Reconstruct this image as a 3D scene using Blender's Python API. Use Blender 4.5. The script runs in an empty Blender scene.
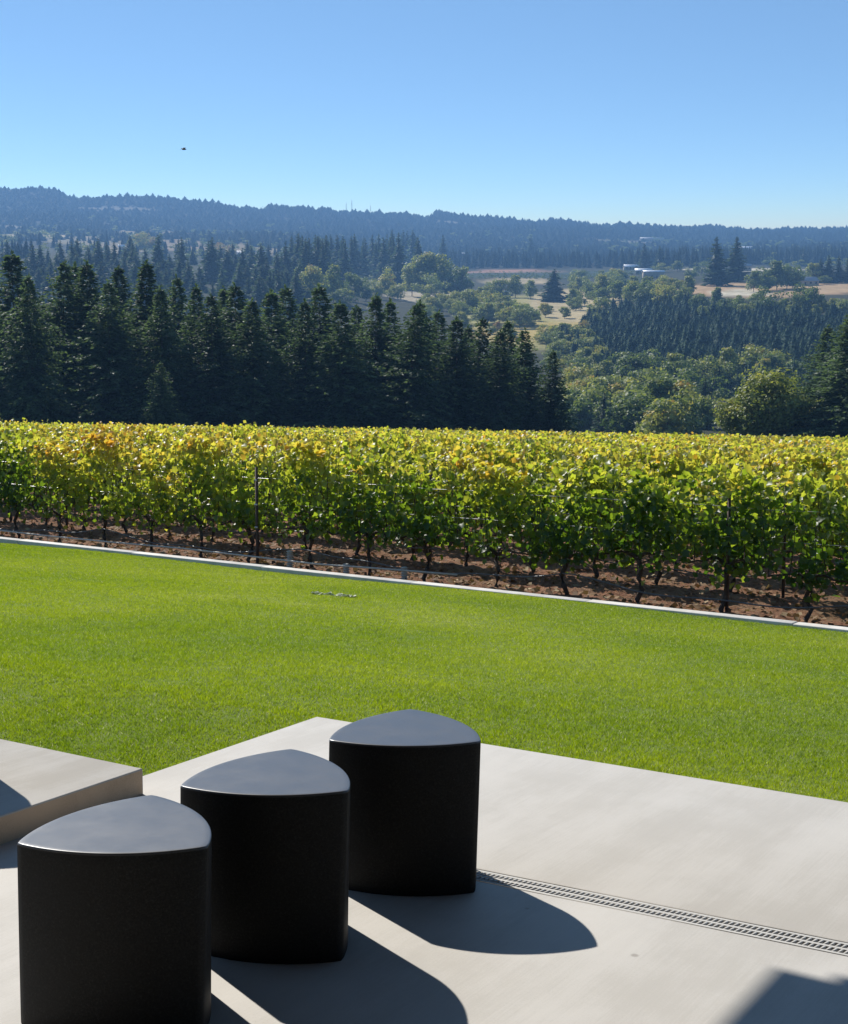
import bpy, math, random
import numpy as np
from mathutils import Vector, Matrix

random.seed(7)
rng = np.random.default_rng(11)
scene = bpy.context.scene
COL = scene.collection
PI = math.pi

# ------------------------------------------------------------------ camera numbers
F, CX, CY, W, H = 1450.0, 424.0, 512.0, 848, 1024
TH = math.atan(154 / F)
CAMZ = 1.65
HOR = 358.0
FH = 1458.0                      # px per unit slope measured along the ground direction
CT, ST = math.cos(TH), math.sin(TH)
A = np.array([0.839, -0.544]); A /= np.linalg.norm(A)      # right / towards the viewer, along kerb and vine rows
B = np.array([-A[1], A[0]])                                # away from the house, down the slope
ROT = math.atan2(A[1], A[0])


def P(a, b, z=0.0):
    return (float(A[0] * a + B[0] * b), float(A[1] * a + B[1] * b), z)


# the kerb and the vine rows run about two degrees off the patio's lines
A2 = np.array([0.821, -0.571]); A2 /= np.linalg.norm(A2)
B2 = np.array([-A2[1], A2[0]])
ROT2 = math.atan2(A2[1], A2[0])
O2 = (A * -9.5 + B * 15.1) + 9.5 * A2 - 15.1 * B2


def P2(a, b, z=0.0):
    return (float(O2[0] + A2[0] * a + B2[0] * b), float(O2[1] + A2[1] * a + B2[1] * b), z)


def kerb_b(a, b2=15.1):
    """patio-frame b of the kerb's near edge at patio-frame a"""
    t = (a - float((O2 + B2 * b2) @ A)) / float(A2 @ A)
    return float((O2 + B2 * b2 + A2 * t) @ B)


def u_of(x, y):
    return CX + FH * x / max(y, 0.01)


# ------------------------------------------------------------------ terrain heights
B_PATIO, B_KERB, B_SOIL, B_VEND = 5.27, 15.1, 15.26, 128.0
SOIL0, SLOPE = -1.36, 0.05
DROP = 1.185


def lawn_z(b):
    t = (b - B_PATIO) / (B_KERB - B_PATIO)
    t = max(t, 0)
    return -0.02 - DROP * t


def soil_z(b, a=-30.0):
    return SOIL0 - SLOPE * (b - B_SOIL) - .014 * np.maximum(0, -a - 30)


YN = np.array([200, 260, 350, 450, 600, 750, 900, 1100, 1400, 1800, 2300, 3000, 3600, 4100.0])
UN = np.array([0, 280, 424, 560, 700, 848.0])
GN = np.array([
    [455, 470, 450, 420, 370, 330, 300, 275, 258, 249, 243, 232, 215],
    [455, 470, 450, 425, 380, 340, 310, 286, 269, 258, 250, 238, 222],
    [455, 470, 450, 425, 385, 350, 325, 302, 286, 276, 262, 246, 230],
    [455, 470, 448, 420, 378, 345, 322, 302, 287, 277, 262, 246, 231],
    [455, 465, 435, 403, 362, 330, 305, 288, 277, 269, 260, 248, 235],
    [455, 465, 435, 400, 355, 322, 300, 288, 277, 267, 258, 247, 235]], float)
RU = np.array([-200, 0, 50, 64, 72, 100, 130, 170, 210, 240, 262, 276, 300, 340, 390, 410, 425, 440, 470, 500, 530, 560, 585, 600, 620, 650, 680, 705, 740, 768, 782, 820, 848, 1000])
RY = np.array([190, 187, 187, 190, 196, 196, 194, 196, 200, 205, 207, 203, 205, 209, 211, 211, 215, 209, 214, 216, 220, 218, 222, 225, 221, 224, 226, 224, 228, 230, 227, 227, 226, 229]) + 5.5


def table_z(u, Y):
    uc = min(max(u, UN[0]), UN[-1])
    k = min(int(np.searchsorted(UN, uc, 'right')) - 1, len(UN) - 2)
    t = (uc - UN[k]) / (UN[k + 1] - UN[k])
    t = t * t * (3 - 2 * t)
    row = GN[k] * (1 - t) + GN[k + 1] * t
    ridge = float(np.interp(u, RU, RY))
    zs = np.append(row, ridge)
    zs = CAMZ - YN * (zs - HOR) / FH
    if Y > YN[-1]:
        return float(zs[-1] - (Y - YN[-1]) * 0.13)
    return float(np.interp(math.log(max(Y, 200)), np.log(YN), zs))


def T(x, y):
    """ground height of the open land at x, y (any direction)"""
    r = math.hypot(x, y)
    ph = math.atan2(x, y)
    lim = 0.55
    phc = min(max(ph, -lim), lim)
    u = CX + FH * math.tan(phc)
    Y = r * math.cos(phc) if abs(ph) < lim else r * math.cos(lim)
    far = table_z(u, Y)
    b = x * B[0] + y * B[1]
    p2 = np.array([x, y]) - O2
    b2, a2 = float(p2 @ B2), float(p2 @ A2)
    near = (lawn_z(b) if b2 < B_KERB else float(soil_z(min(b2, 150), max(a2, -150)))) - 0.45
    t = (Y - 140) / 110
    t = min(max(t, 0), 1)
    t = t * t * (3 - 2 * t)
    und = 0.0
    if Y > 250:
        und = 1.2 * math.sin(x * .011 + 1.3) * math.sin(y * .009)
        if Y > 1500:
            und += 4.0 * math.sin(x * .006 + .5) * math.sin(y * .004 + 1.)
    return near * (1 - t) + (far + und * min(1, (4100 - min(Y, 4100)) / 600)) * t


def y_at(u, yimg, lo=300, hi=4000):
    """distance at which the land along bearing u shows at picture height yimg"""
    for Y in np.geomspace(lo, hi, 220):
        x = (u - CX) / FH * Y
        if HOR - (T(x, Y) - CAMZ) / Y * FH <= yimg:
            return float(Y)
    return hi


def gp(u, Y):
    x = (u - CX) / FH * Y
    return x, Y, T(x, Y)


# ------------------------------------------------------------------ small helpers
def tag(o, label=None, cat=None, group=None, kind=None):
    if label: o['label'] = label
    if cat: o['category'] = cat
    if group: o['group'] = group
    if kind: o['kind'] = kind
    return o


def link(o):
    COL.objects.link(o)
    return o


def empty(name, loc=(0, 0, 0), rz=0.0):
    o = bpy.data.objects.new(name, None)
    o.empty_display_size = 0.2
    o.location = loc
    o.rotation_euler = (0, 0, rz)
    return link(o)


def mesh_np(name, V, faces, mat, tint=None, smooth=False, col=None):
    """V n x 3; faces: list of (m x k) int arrays"""
    me = bpy.data.meshes.new(name)
    V = np.ascontiguousarray(V, dtype=np.float32)
    faces = [np.asarray(f, dtype=np.int32) for f in faces if len(f)]
    loops = np.concatenate([f.ravel() for f in faces])
    tot = np.concatenate([np.full(len(f), f.shape[1], np.int32) for f in faces])
    start = np.concatenate([[0], np.cumsum(tot)[:-1]]).astype(np.int32)
    me.vertices.add(len(V)); me.vertices.foreach_set('co', V.ravel())
    me.loops.add(len(loops)); me.loops.foreach_set('vertex_index', loops)
    me.polygons.add(len(tot)); me.polygons.foreach_set('loop_start', start); me.polygons.foreach_set('loop_total', tot)
    if smooth:
        me.polygons.foreach_set('use_smooth', np.ones(len(tot), bool))
    me.update(calc_edges=True)
    if tint is not None:
        at = me.attributes.new('tint', 'FLOAT', 'POINT'); at.data.foreach_set('value', np.asarray(tint, np.float32))
    if col is not None:
        at = me.attributes.new('ground_col', 'FLOAT_COLOR', 'POINT'); at.data.foreach_set('color', np.asarray(col, np.float32).ravel())
    if mat is not None:
        me.materials.append(mat)
    return me


def obj(name, me, parent=None, loc=None, rz=None):
    o = bpy.data.objects.new(name, me)
    if parent is not None: o.parent = parent
    if loc is not None: o.location = loc
    if rz is not None: o.rotation_euler = (0, 0, rz)
    return link(o)


class MB:
    """collects boxes, tubes and polygons into one mesh"""
    def __init__(s): s.v = []; s.f = {}

    def add(s, V, faces):
        n = len(s.v); s.v.extend([tuple(map(float, p)) for p in V])
        for f in faces: s.f.setdefault(len(f), []).append([i + n for i in f])

    def box(s, x0, x1, y0, y1, z0, z1):
        V = [(x0, y0, z0), (x1, y0, z0), (x1, y1, z0), (x0, y1, z0), (x0, y0, z1), (x1, y0, z1), (x1, y1, z1), (x0, y1, z1)]
        s.add(V, [(0, 3, 2, 1), (4, 5, 6, 7), (0, 1, 5, 4), (1, 2, 6, 5), (2, 3, 7, 6), (3, 0, 4, 7)])

    def tube(s, pts, rad, n=6, cap=True):
        pts = [np.array(p, float) for p in pts]
        if not hasattr(rad, '__len__'): rad = [rad] * len(pts)
        V = []
        for i, p in enumerate(pts):
            d = pts[min(i + 1, len(pts) - 1)] - pts[max(i - 1, 0)]
            d /= (np.linalg.norm(d) + 1e-9)
            e = np.cross(d, (0, 0, 1.0))
            if np.linalg.norm(e) < 1e-3: e = np.cross(d, (0, 1.0, 0))
            e /= np.linalg.norm(e); g = np.cross(d, e)
            for k in range(n):
                a = 2 * PI * k / n
                V.append(p + rad[i] * (math.cos(a) * e + math.sin(a) * g))
        fs = []
        for i in range(len(pts) - 1):
            for k in range(n):
                a, b_ = i * n + k, i * n + (k + 1) % n
                fs.append((a, b_, b_ + n, a + n))
        if cap:
            fs.append(tuple(range(n - 1, -1, -1))); m = (len(pts) - 1) * n
            fs.append(tuple(range(m, m + n)))
        s.add(V, fs)

    def mesh(s, name, mat, smooth=False, tint=None):
        return mesh_np(name, np.array(s.v), [np.array(v) for v in s.f.values()], mat, smooth=smooth, tint=tint)


def bevel(o, w, seg=2):
    m = o.modifiers.new('bevel', 'BEVEL'); m.width = w; m.segments = seg; m.limit_method = 'ANGLE'; m.angle_limit = math.radians(35)


# ------------------------------------------------------------------ materials
def new_mat(name):
    m = bpy.data.materials.new(name); m.use_nodes = True
    nt = m.node_tree
    return m, nt, nt.nodes['Principled BSDF'], nt.nodes['Material Output']


def nd(nt, t, **kw):
    n = nt.nodes.new(t)
    for k, v in kw.items(): setattr(n, k, v)
    return n


def noise(nt, vec, scale, detail=3, rough=.6):
    n = nd(nt, 'ShaderNodeTexNoise'); n.inputs['Scale'].default_value = scale
    n.inputs['Detail'].default_value = detail; n.inputs['Roughness'].default_value = rough
    nt.links.new(vec, n.inputs['Vector'])
    return n.outputs['Fac']


def ramp(nt, fac, stops):
    r = nd(nt, 'ShaderNodeValToRGB'); nt.links.new(fac, r.inputs[0])
    el = r.color_ramp.elements
    while len(el) < len(stops): el.new(.5)
    for e, (p, c) in zip(el, stops): e.position = p; e.color = (*c, 1)
    return r.outputs[0]


def mixc(nt, fac, a, b, mode='MIX'):
    m = nd(nt, 'ShaderNodeMix', data_type='RGBA', blend_type=mode)
    for s, v in ((0, fac), (6, a), (7, b)):
        if isinstance(v, (int, float)): m.inputs[s].default_value = v
        elif isinstance(v, tuple): m.inputs[s].default_value = (*v, 1)
        else: nt.links.new(v, m.inputs[s])
    return m.outputs[2]


def objco(nt): return nd(nt, 'ShaderNodeTexCoord').outputs['Object']


def attr(nt, name, out='Fac'): return nd(nt, 'ShaderNodeAttribute', attribute_name=name).outputs[out]


def math_n(nt, op, a, b=None, clamp=False):
    m = nd(nt, 'ShaderNodeMath', operation=op); m.use_clamp = clamp
    for s, v in ((0, a), (1, b)):
        if v is None: continue
        if isinstance(v, (int, float)): m.inputs[s].default_value = v
        else: nt.links.new(v, m.inputs[s])
    return m.outputs[0]


def bump(nt, bs, h, strength=.3, dist=.01):
    b = nd(nt, 'ShaderNodeBump'); b.inputs['Strength'].default_value = strength; b.inputs['Distance'].default_value = dist
    nt.links.new(h, b.inputs['Height']); nt.links.new(b.outputs[0], bs.inputs['Normal'])


def plain(name, colr, rough=.6, metal=0, var=.15, scale=8, spec=.5):
    m, nt, bs, out = new_mat(name)
    n = noise(nt, objco(nt), scale, 4)
    c = ramp(nt, n, [(.3, tuple(x * (1 - var) for x in colr)), (.7, tuple(min(1, x * (1 + var)) for x in colr))])
    nt.links.new(c, bs.inputs['Base Color'])
    bs.inputs['Roughness'].default_value = rough; bs.inputs['Metallic'].default_value = metal
    bs.inputs['Specular IOR Level'].default_value = spec
    bump(nt, bs, n, .15, .005)
    return m


def leafy(name, stops, trans_stops, tw=.45, rough=.45, objmix=True, spec=.4):
    """leaf material: reflected colour and transmitted colour run along per-leaf tint shifted by the object's colour"""
    m, nt, bs, out = new_mat(name)
    t = attr(nt, 'tint')
    if objmix:
        oc = nd(nt, 'ShaderNodeObjectInfo')
        sep = nd(nt, 'ShaderNodeSeparateColor'); nt.links.new(oc.outputs['Color'], sep.inputs[0])
        t = math_n(nt, 'ADD', t, math_n(nt, 'SUBTRACT', sep.outputs[0], .5), True)
    c = ramp(nt, t, stops); ct = ramp(nt, t, trans_stops)
    nt.links.new(c, bs.inputs['Base Color']); bs.inputs['Roughness'].default_value = rough
    bs.inputs['Specular IOR Level'].default_value = spec
    tr = nd(nt, 'ShaderNodeBsdfTranslucent'); nt.links.new(ct, tr.inputs[0])
    mx = nd(nt, 'ShaderNodeMixShader'); mx.inputs[0].default_value = tw
    nt.links.new(bs.outputs[0], mx.inputs[1]); nt.links.new(tr.outputs[0], mx.inputs[2])
    nt.links.new(mx.outputs[0], out.inputs['Surface'])
    return m


def concrete(name, base, drk):
    m, nt, bs, out = new_mat(name)
    co = objco(nt)
    mp = nd(nt, 'ShaderNodeMapping'); mp.inputs['Scale'].default_value = (3.2, .5, 1); nt.links.new(co, mp.inputs[0])
    big = noise(nt, mp.outputs[0], .9, 5, .62)
    mott = noise(nt, co, 2.3, 6, .65)
    fine = noise(nt, co, 160, 3, .7)
    mp2 = nd(nt, 'ShaderNodeMapping'); mp2.inputs['Scale'].default_value = (150, 4, 1); nt.links.new(co, mp2.inputs[0])
    broom = noise(nt, mp2.outputs[0], 1, 3, .7)
    s = math_n(nt, 'ADD', math_n(nt, 'MULTIPLY', big, .45), math_n(nt, 'MULTIPLY', mott, .3))
    s = math_n(nt, 'ADD', s, math_n(nt, 'MULTIPLY', fine, .14))
    s = math_n(nt, 'ADD', s, math_n(nt, 'MULTIPLY', broom, .14))
    c = ramp(nt, s, [(.38, tuple(x * .93 for x in drk)), (.47, drk), (.54, base), (.66, tuple(x * 1.12 for x in base))])
    warm = mixc(nt, math_n(nt, 'MULTIPLY', noise(nt, co, .55, 3), .5), c, (base[0] * 1.03, base[1] * .96, base[2] * .86))
    vo = nd(nt, 'ShaderNodeTexVoronoi'); vo.inputs['Scale'].default_value = 2.1; nt.links.new(co, vo.inputs['Vector'])
    spot = ramp(nt, vo.outputs['Distance'], [(.018, (.55, .53, .5)), (.03, (1, 1, 1))])
    warm = mixc(nt, .8, warm, spot, 'MULTIPLY')
    nt.links.new(warm, bs.inputs['Base Color']); bs.inputs['Roughness'].default_value = .72
    bs.inputs['Specular IOR Level'].default_value = .35
    bump(nt, bs, math_n(nt, 'ADD', broom, math_n(nt, 'MULTIPLY', fine, .6)), .18, .002)
    return m


M = {}
M['patio'] = concrete('patio concrete', (.435, .42, .39), (.375, .36, .33))
M['slab'] = concrete('slab concrete', (.46, .44, .40), (.38, .355, .31))
M['riser'] = concrete('slab edge concrete', (.52, .385, .26), (.36, .26, .17))
M['kerb'] = concrete('kerb concrete', (.60, .58, .54), (.48, .46, .42))

m, nt, bs, out = new_mat('stool stone'); co = objco(nt)
n1 = noise(nt, co, 5, 6, .7); n2 = noise(nt, co, 190, 4, .8)
sep = nd(nt, 'ShaderNodeSeparateXYZ'); nt.links.new(co, sep.inputs[0])
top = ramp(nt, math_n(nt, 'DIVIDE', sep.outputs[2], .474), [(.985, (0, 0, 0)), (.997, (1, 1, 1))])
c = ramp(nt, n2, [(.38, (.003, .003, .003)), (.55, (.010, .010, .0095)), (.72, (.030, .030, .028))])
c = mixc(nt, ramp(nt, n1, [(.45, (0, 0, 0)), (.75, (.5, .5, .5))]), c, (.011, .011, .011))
c = mixc(nt, top, c, ramp(nt, n1, [(.35, (.046, .049, .056)), (.7, (.062, .064, .070))]))  # sky reflection put into the colour: top painted paler and bluer than the sides
nt.links.new(c, bs.inputs['Base Color'])
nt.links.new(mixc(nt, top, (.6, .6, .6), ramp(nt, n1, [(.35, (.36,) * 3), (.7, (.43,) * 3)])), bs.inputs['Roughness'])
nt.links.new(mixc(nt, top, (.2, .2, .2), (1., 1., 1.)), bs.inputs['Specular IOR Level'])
bump(nt, bs, math_n(nt, 'ADD', n2, math_n(nt, 'MULTIPLY', n1, 1.0)), .03, .002)
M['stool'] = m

M['grate'] = plain('grate polymer', (.385, .375, .35), .8, 0, .08, 40)
M['channel'] = plain('drain channel', (.035, .035, .037), .8)
M['bark'] = plain('bark', (.075, .055, .042), .9, 0, .4, 9)
M['vinewood'] = plain('vine wood', (.055, .038, .028), .9, 0, .4, 25)
M['post'] = plain('rusted steel post', (.07, .045, .035), .75, .3, .35, 12)
M['wire'] = plain('galvanised wire', (.45, .45, .45), .4, .9, .1, 5)
M['hose'] = plain('drip hose', (.10, .10, .105), .35, 0, .2, 6)
M['guard'] = plain('pale ribbed guard', (.42, .40, .35), .6, 0, .15, 20)
M['mast'] = plain('painted steel', (.45, .42, .42), .5, .4, .1, 3)
M['bird'] = plain('black feathers', (.02, .02, .022), .6, 0, .2, 30)
M['housewall'] = plain('pale house wall', (.46, .40, .32), .8, 0, .08, 2)
M['houseroof'] = plain('grey roof', (.32, .32, .34), .6, 0, .15, 3)
M['whiteroof'] = plain('white metal roof', (.75, .76, .78), .4, 0, .05, 3)
M['brownroof'] = plain('brown roof', (.10, .07, .06), .8, 0, .2, 3)
M['dooropening'] = plain('dark door', (.06, .05, .045), .6)
M['darkglass'] = plain('dark window glass', (.015, .018, .022), .08, 0, .1, 3)
M['cladding'] = plain('dark timber cladding', (.06, .045, .035), .7, 0, .3, 5)
M['soffit'] = plain('timber soffit', (.09, .06, .04), .7, 0, .25, 4)

# vine leaves, grass, needles
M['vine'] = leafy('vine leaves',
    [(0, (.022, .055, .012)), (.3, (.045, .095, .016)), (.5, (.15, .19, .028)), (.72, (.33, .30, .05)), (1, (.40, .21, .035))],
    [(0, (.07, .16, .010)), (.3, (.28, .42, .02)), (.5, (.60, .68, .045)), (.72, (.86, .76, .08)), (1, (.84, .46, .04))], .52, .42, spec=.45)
M['grass'] = leafy('grass blades',
    [(0, (.125, .19, .006)), (.5, (.21, .275, .008)), (.85, (.32, .36, .026)), (1, (.55, .55, .30))],
    [(0, (.29, .44, .006)), (.5, (.47, .59, .008)), (.85, (.56, .65, .025)), (1, (.7, .68, .35))], .45, .5, False, .3)
M['needle'] = leafy('fir needles',
    [(0, (.014, .028, .015)), (.5, (.034, .060, .026)), (.85, (.058, .098, .044)), (1, (.10, .145, .065))],
    [(0, (.03, .05, .018)), (.5, (.08, .13, .04)), (1, (.18, .27, .08))], .36, .6, spec=.25)
M['farcanopy'] = leafy('distant fir canopy', [(0, (.010, .020, .013)), (.5, (.020, .034, .020)), (1, (.045, .06, .03))], [(0, (.01, .02, .01)), (1, (.05, .07, .03))], .15, .8, spec=.05)
M['plantation'] = leafy('young plantation firs', [(0, (.018, .038, .022)), (.5, (.034, .068, .040)), (1, (.065, .11, .06))], [(0, (.03, .06, .03)), (1, (.10, .17, .08))], .28, .7, spec=.1)
M['broad'] = leafy('broadleaf foliage',
    [(0, (.034, .064, .022)), (.3, (.080, .12, .036)), (.55, (.165, .20, .055)), (.75, (.31, .31, .065)), (.9, (.46, .34, .055)), (1, (.38, .2, .05))],
    [(0, (.06, .11, .02)), (.3, (.18, .26, .04)), (.55, (.36, .42, .07)), (.75, (.55, .55, .08)), (.9, (.50, .38, .07)), (1, (.48, .24, .05))], .33, .55, spec=.3)
M['litter'] = leafy('dry leaf litter', [(0, (.10, .05, .025)), (.6, (.22, .13, .06)), (1, (.42, .32, .18))],
                    [(0, (.1, .05, .02)), (1, (.4, .3, .1))], .15, .8, False)

m, nt, bs, out = new_mat('lawn soil'); co = objco(nt)
c = ramp(nt, noise(nt, co, 9, 5), [(.3, (.085, .125, .008)), (.7, (.13, .175, .010))])
nt.links.new(c, bs.inputs['Base Color']); bs.inputs['Roughness'].default_value = .95
M['lawn'] = m

m, nt, bs, out = new_mat('vineyard soil'); co = objco(nt)
n = noise(nt, co, 2.2, 8, .7); n2 = noise(nt, co, 14, 5, .7); n3 = noise(nt, co, .6, 3)
c = ramp(nt, n2, [(.30, (.075, .035, .021)), (.5, (.215, .105, .060)), (.72, (.36, .205, .125))])
c = mixc(nt, ramp(nt, n, [(.48, (0, 0, 0)), (.62, (.6, .6, .6))]), c, (.26, .17, .105))
c = mixc(nt, ramp(nt, n3, [(.5, (0, 0, 0)), (.75, (.45,) * 3)]), c, (.11, .085, .035))
nt.links.new(c, bs.inputs['Base Color']); bs.inputs['Roughness'].default_value = .95
bs.inputs['Specular IOR Level'].default_value = .1
bump(nt, bs, math_n(nt, 'ADD', n2, n), .9, .06)
M['soil'] = m

m, nt, bs, out = new_mat('open land'); co = objco(nt)
ac = attr(nt, 'ground_col', 'Color')
n = noise(nt, co, .02, 8, .68); n2 = noise(nt, co, .15, 6, .7)
c = mixc(nt, .8, ac, ramp(nt, n2, [(.3, (.55, .55, .5)), (.7, (1.35, 1.3, 1.25))]), 'MULTIPLY')
c = mixc(nt, ramp(nt, n, [(.5, (0, 0, 0)), (.72, (.45,) * 3)]), c, (.05, .06, .028))
nt.links.new(c, bs.inputs['Base Color']); bs.inputs['Roughness'].default_value = .95
bs.inputs['Specular IOR Level'].default_value = .1
M['land'] = m

# ------------------------------------------------------------------ world, sun, camera
SUN_EL, SUN_AZ = math.radians(41.0), math.radians(-35.5)
w = bpy.data.worlds.new('World'); scene.world = w; w.use_nodes = True
wn = w.node_tree; bg = wn.nodes['Background']
sk = wn.nodes.new('ShaderNodeTexSky'); sk.sky_type = 'NISHITA'; sk.sun_disc = False
sk.sun_elevation = SUN_EL; sk.sun_rotation = SUN_AZ
sk.altitude = 300; sk.air_density = 1.0; sk.dust_density = 0.0; sk.ozone_density = 1.2
tc = wn.nodes.new('ShaderNodeTexCoord'); mpg = wn.nodes.new('ShaderNodeMapping'); mpg.inputs['Scale'].default_value = (1, 1, 3.2); mpg.inputs['Location'].default_value = (0, 0, -.268)
nrm_ = wn.nodes.new('ShaderNodeVectorMath'); nrm_.operation = 'NORMALIZE'
wn.links.new(tc.outputs['Generated'], mpg.inputs[0]); wn.links.new(mpg.outputs[0], nrm_.inputs[0]); wn.links.new(nrm_.outputs[0], sk.inputs[0])
sk_c = mixc(wn, 1.0, sk.outputs[0], (.84, .98, 1.0), 'MULTIPLY'); wn.links.new(sk_c, bg.inputs[0]); bg.inputs[1].default_value = .115
sl = bpy.data.lights.new('sun', 'SUN'); sl.energy = 5.0; sl.angle = math.radians(.53); sl.color = (1, .955, .89)
so = link(bpy.data.objects.new('sun', sl))
to_sun = Vector((math.sin(SUN_AZ) * math.cos(SUN_EL), math.cos(SUN_AZ) * math.cos(SUN_EL), math.sin(SUN_EL)))
so.rotation_euler = to_sun.to_track_quat('Z', 'Y').to_euler()
so.location = (0, 0, 30)

cd = bpy.data.cameras.new('camera'); cam = link(bpy.data.objects.new('camera', cd))
cd.sensor_fit = 'VERTICAL'; cd.sensor_height = 24; cd.lens = 24 * F / H
cd.clip_start = .05; cd.clip_end = 20000
cam.location = (0, 0, CAMZ); cam.rotation_euler = (PI / 2 - TH, 0, 0)
scene.camera = cam
vs = scene.view_settings
vs.view_transform = 'Standard'; vs.look = 'None'; vs.gamma = 1; vs.exposure = 0.5
vs.use_curve_mapping = False
cy = scene.cycles
cy.use_denoising = True
cy.max_bounces = 8; cy.diffuse_bounces = 3; cy.glossy_bounces = 2; cy.transmission_bounces = 4
cy.volume_bounces = 0; cy.transparent_max_bounces = 16
cy.sample_clamp_indirect = 4.0
cy.caustics_reflective = False; cy.caustics_refractive = False

# ------------------------------------------------------------------ land sheet
def land_colour(u, Y, x, y):
    return None

FOREST = (.040, .042, .022)
zones = []      # (u, Y, ru, rY, colour)
def zone(u, yimg, ru, dyimg, colr):
    Y0 = y_at(u, yimg + dyimg, 260); Y1 = y_at(u, yimg - dyimg, 260)
    zones.append((u, (Y0 + Y1) / 2, ru, max((Y1 - Y0) / 2, 12), colr))

TAN, PALE, STRAW, GREENF, REDS = (.42, .34, .19), (.55, .49, .37), (.36, .27, .12), (.12, .14, .05), (.36, .20, .14)
zone(540, 322, 75, 26, (.32, .29, .11))
zone(575, 306, 45, 16, TAN)
zone(540, 333, 70, 10, (.42, .32, .11))
zone(430, 299, 45, 5, (.40, .34, .24))
zone(770, 291, 95, 7, (.40, .27, .15))
zone(840, 288, 60, 5, (.40, .28, .16))
zone(740, 294, 30, 3, PALE)
zone(510, 273, 52, 1.7, REDS)
zone(545, 277, 110, 3.2, (.030, .048, .030))
zone(520, 283, 45, 1.2, (.40, .32, .19))
zone(360, 277, 50, 12, (.15, .16, .06))
zone(740, 271, 60, 1.6, PALE)
zone(745, 252, 60, 1.0, PALE)
zone(20, 231, 22, 1.2, PALE); zone(40, 239, 60, 2.4, TAN); zone(85, 243, 40, 4, (.20, .17, .10)); zone(120, 250, 40, 5, (.22, .18, .11))
zone(180, 247, 30, 6, (.24, .18, .11)); zone(245, 252, 35, 7, (.22, .17, .09)); zone(160, 236, 60, 1.5, TAN)
zone(640, 245, 45, 1.5, (.22, .20, .15)); zone(120, 212, 40, 1.5, (.18, .16, .12)); zone(455, 226, 22, 1.2, (.22, .2, .17)); zone(200, 206, 40, 1.2, (.2, .18, .14)); zone(385, 214, 30, .8, (.25, .22, .18))

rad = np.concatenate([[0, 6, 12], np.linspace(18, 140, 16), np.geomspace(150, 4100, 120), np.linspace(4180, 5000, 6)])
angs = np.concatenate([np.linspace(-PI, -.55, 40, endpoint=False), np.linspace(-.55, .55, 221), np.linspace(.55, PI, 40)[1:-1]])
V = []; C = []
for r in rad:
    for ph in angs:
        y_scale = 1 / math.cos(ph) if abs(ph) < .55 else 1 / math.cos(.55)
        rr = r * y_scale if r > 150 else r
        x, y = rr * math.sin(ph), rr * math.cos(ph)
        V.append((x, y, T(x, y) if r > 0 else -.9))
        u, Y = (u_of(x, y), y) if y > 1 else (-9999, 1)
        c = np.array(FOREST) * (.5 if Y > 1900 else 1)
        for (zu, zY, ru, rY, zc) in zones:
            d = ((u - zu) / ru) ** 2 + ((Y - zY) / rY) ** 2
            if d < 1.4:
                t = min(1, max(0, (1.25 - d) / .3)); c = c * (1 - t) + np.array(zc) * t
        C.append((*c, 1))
V = np.array(V); na = len(angs)
# below the camera and round the building the land keeps under the paved level
V[:, 2] = np.where(np.hypot(V[:, 0], V[:, 1]) < 16, np.minimum(V[:, 2], -.6), V[:, 2])
q = []
for i in range(len(rad) - 1):
    for k in range(na):
        k2 = (k + 1) % na
        q.append((i * na + k, (i + 1) * na + k, (i + 1) * na + k2, i * na + k2))
q = np.array(q)[:, ::-1]
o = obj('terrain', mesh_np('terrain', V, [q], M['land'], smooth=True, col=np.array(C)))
tag(o, kind='structure')

# ------------------------------------------------------------------ patio, raised slab, drain, lawn, kerb, soil (a,b frame)
def ab_obj(name, mb_or_mesh, mat=None, parent=None):
    me = mb_or_mesh.mesh(name, mat) if isinstance(mb_or_mesh, MB) else mb_or_mesh
    return obj(name, me, parent, (0, 0, 0) if parent is None else None, ROT if parent is None else None)

def ab2_obj(name, mb_or_mesh, mat=None):
    me = mb_or_mesh.mesh(name, mat) if isinstance(mb_or_mesh, MB) else mb_or_mesh
    return obj(name, me, None, (float(O2[0]), float(O2[1]), 0), ROT2)

AL = -3.995
DSL = .0496                      # the drain runs a little askew of the patio's edges
def drain_b(a): return 3.876 + (a + 2.3) * DSL
DW = .049
def prism(poly, z0, z1):
    b_ = MB(); n = len(poly)
    b_.add([(x, y, z0) for x, y in poly] + [(x, y, z1) for x, y in poly], [tuple(range(n, 2 * n)), tuple(range(n - 1, -1, -1))] + [(i, (i + 1) % n, (i + 1) % n + n, i + n) for i in range(n)])
    return b_
EDGE = lambda a: 5.262 + (a + 3.1) * .016
o = ab_obj('patio', prism([(AL, drain_b(AL) + DW), (9, drain_b(9) + DW), (9, EDGE(9)), (AL, EDGE(AL))], -.6, 0), M['patio']); bevel(o, .006); tag(o, kind='structure')
o = ab_obj('patio', prism([(AL, -9), (9, -9), (9, drain_b(9) - DW), (AL, drain_b(AL) - DW)], -.6, 0), M['patio']); bevel(o, .003); tag(o, kind='structure')
b_ = MB(); b_.box(-14, -3.82, -9, 3.93, -.5, .10); o = ab_obj('raised_slab', b_, M['slab']); o.data.materials.append(M['riser']); bevel(o, .006)
for pl in o.data.polygons: pl.material_index = 0 if pl.normal.z > .5 else 1
o.modifiers['bevel'].material = 0; tag(o, kind='structure')

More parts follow.
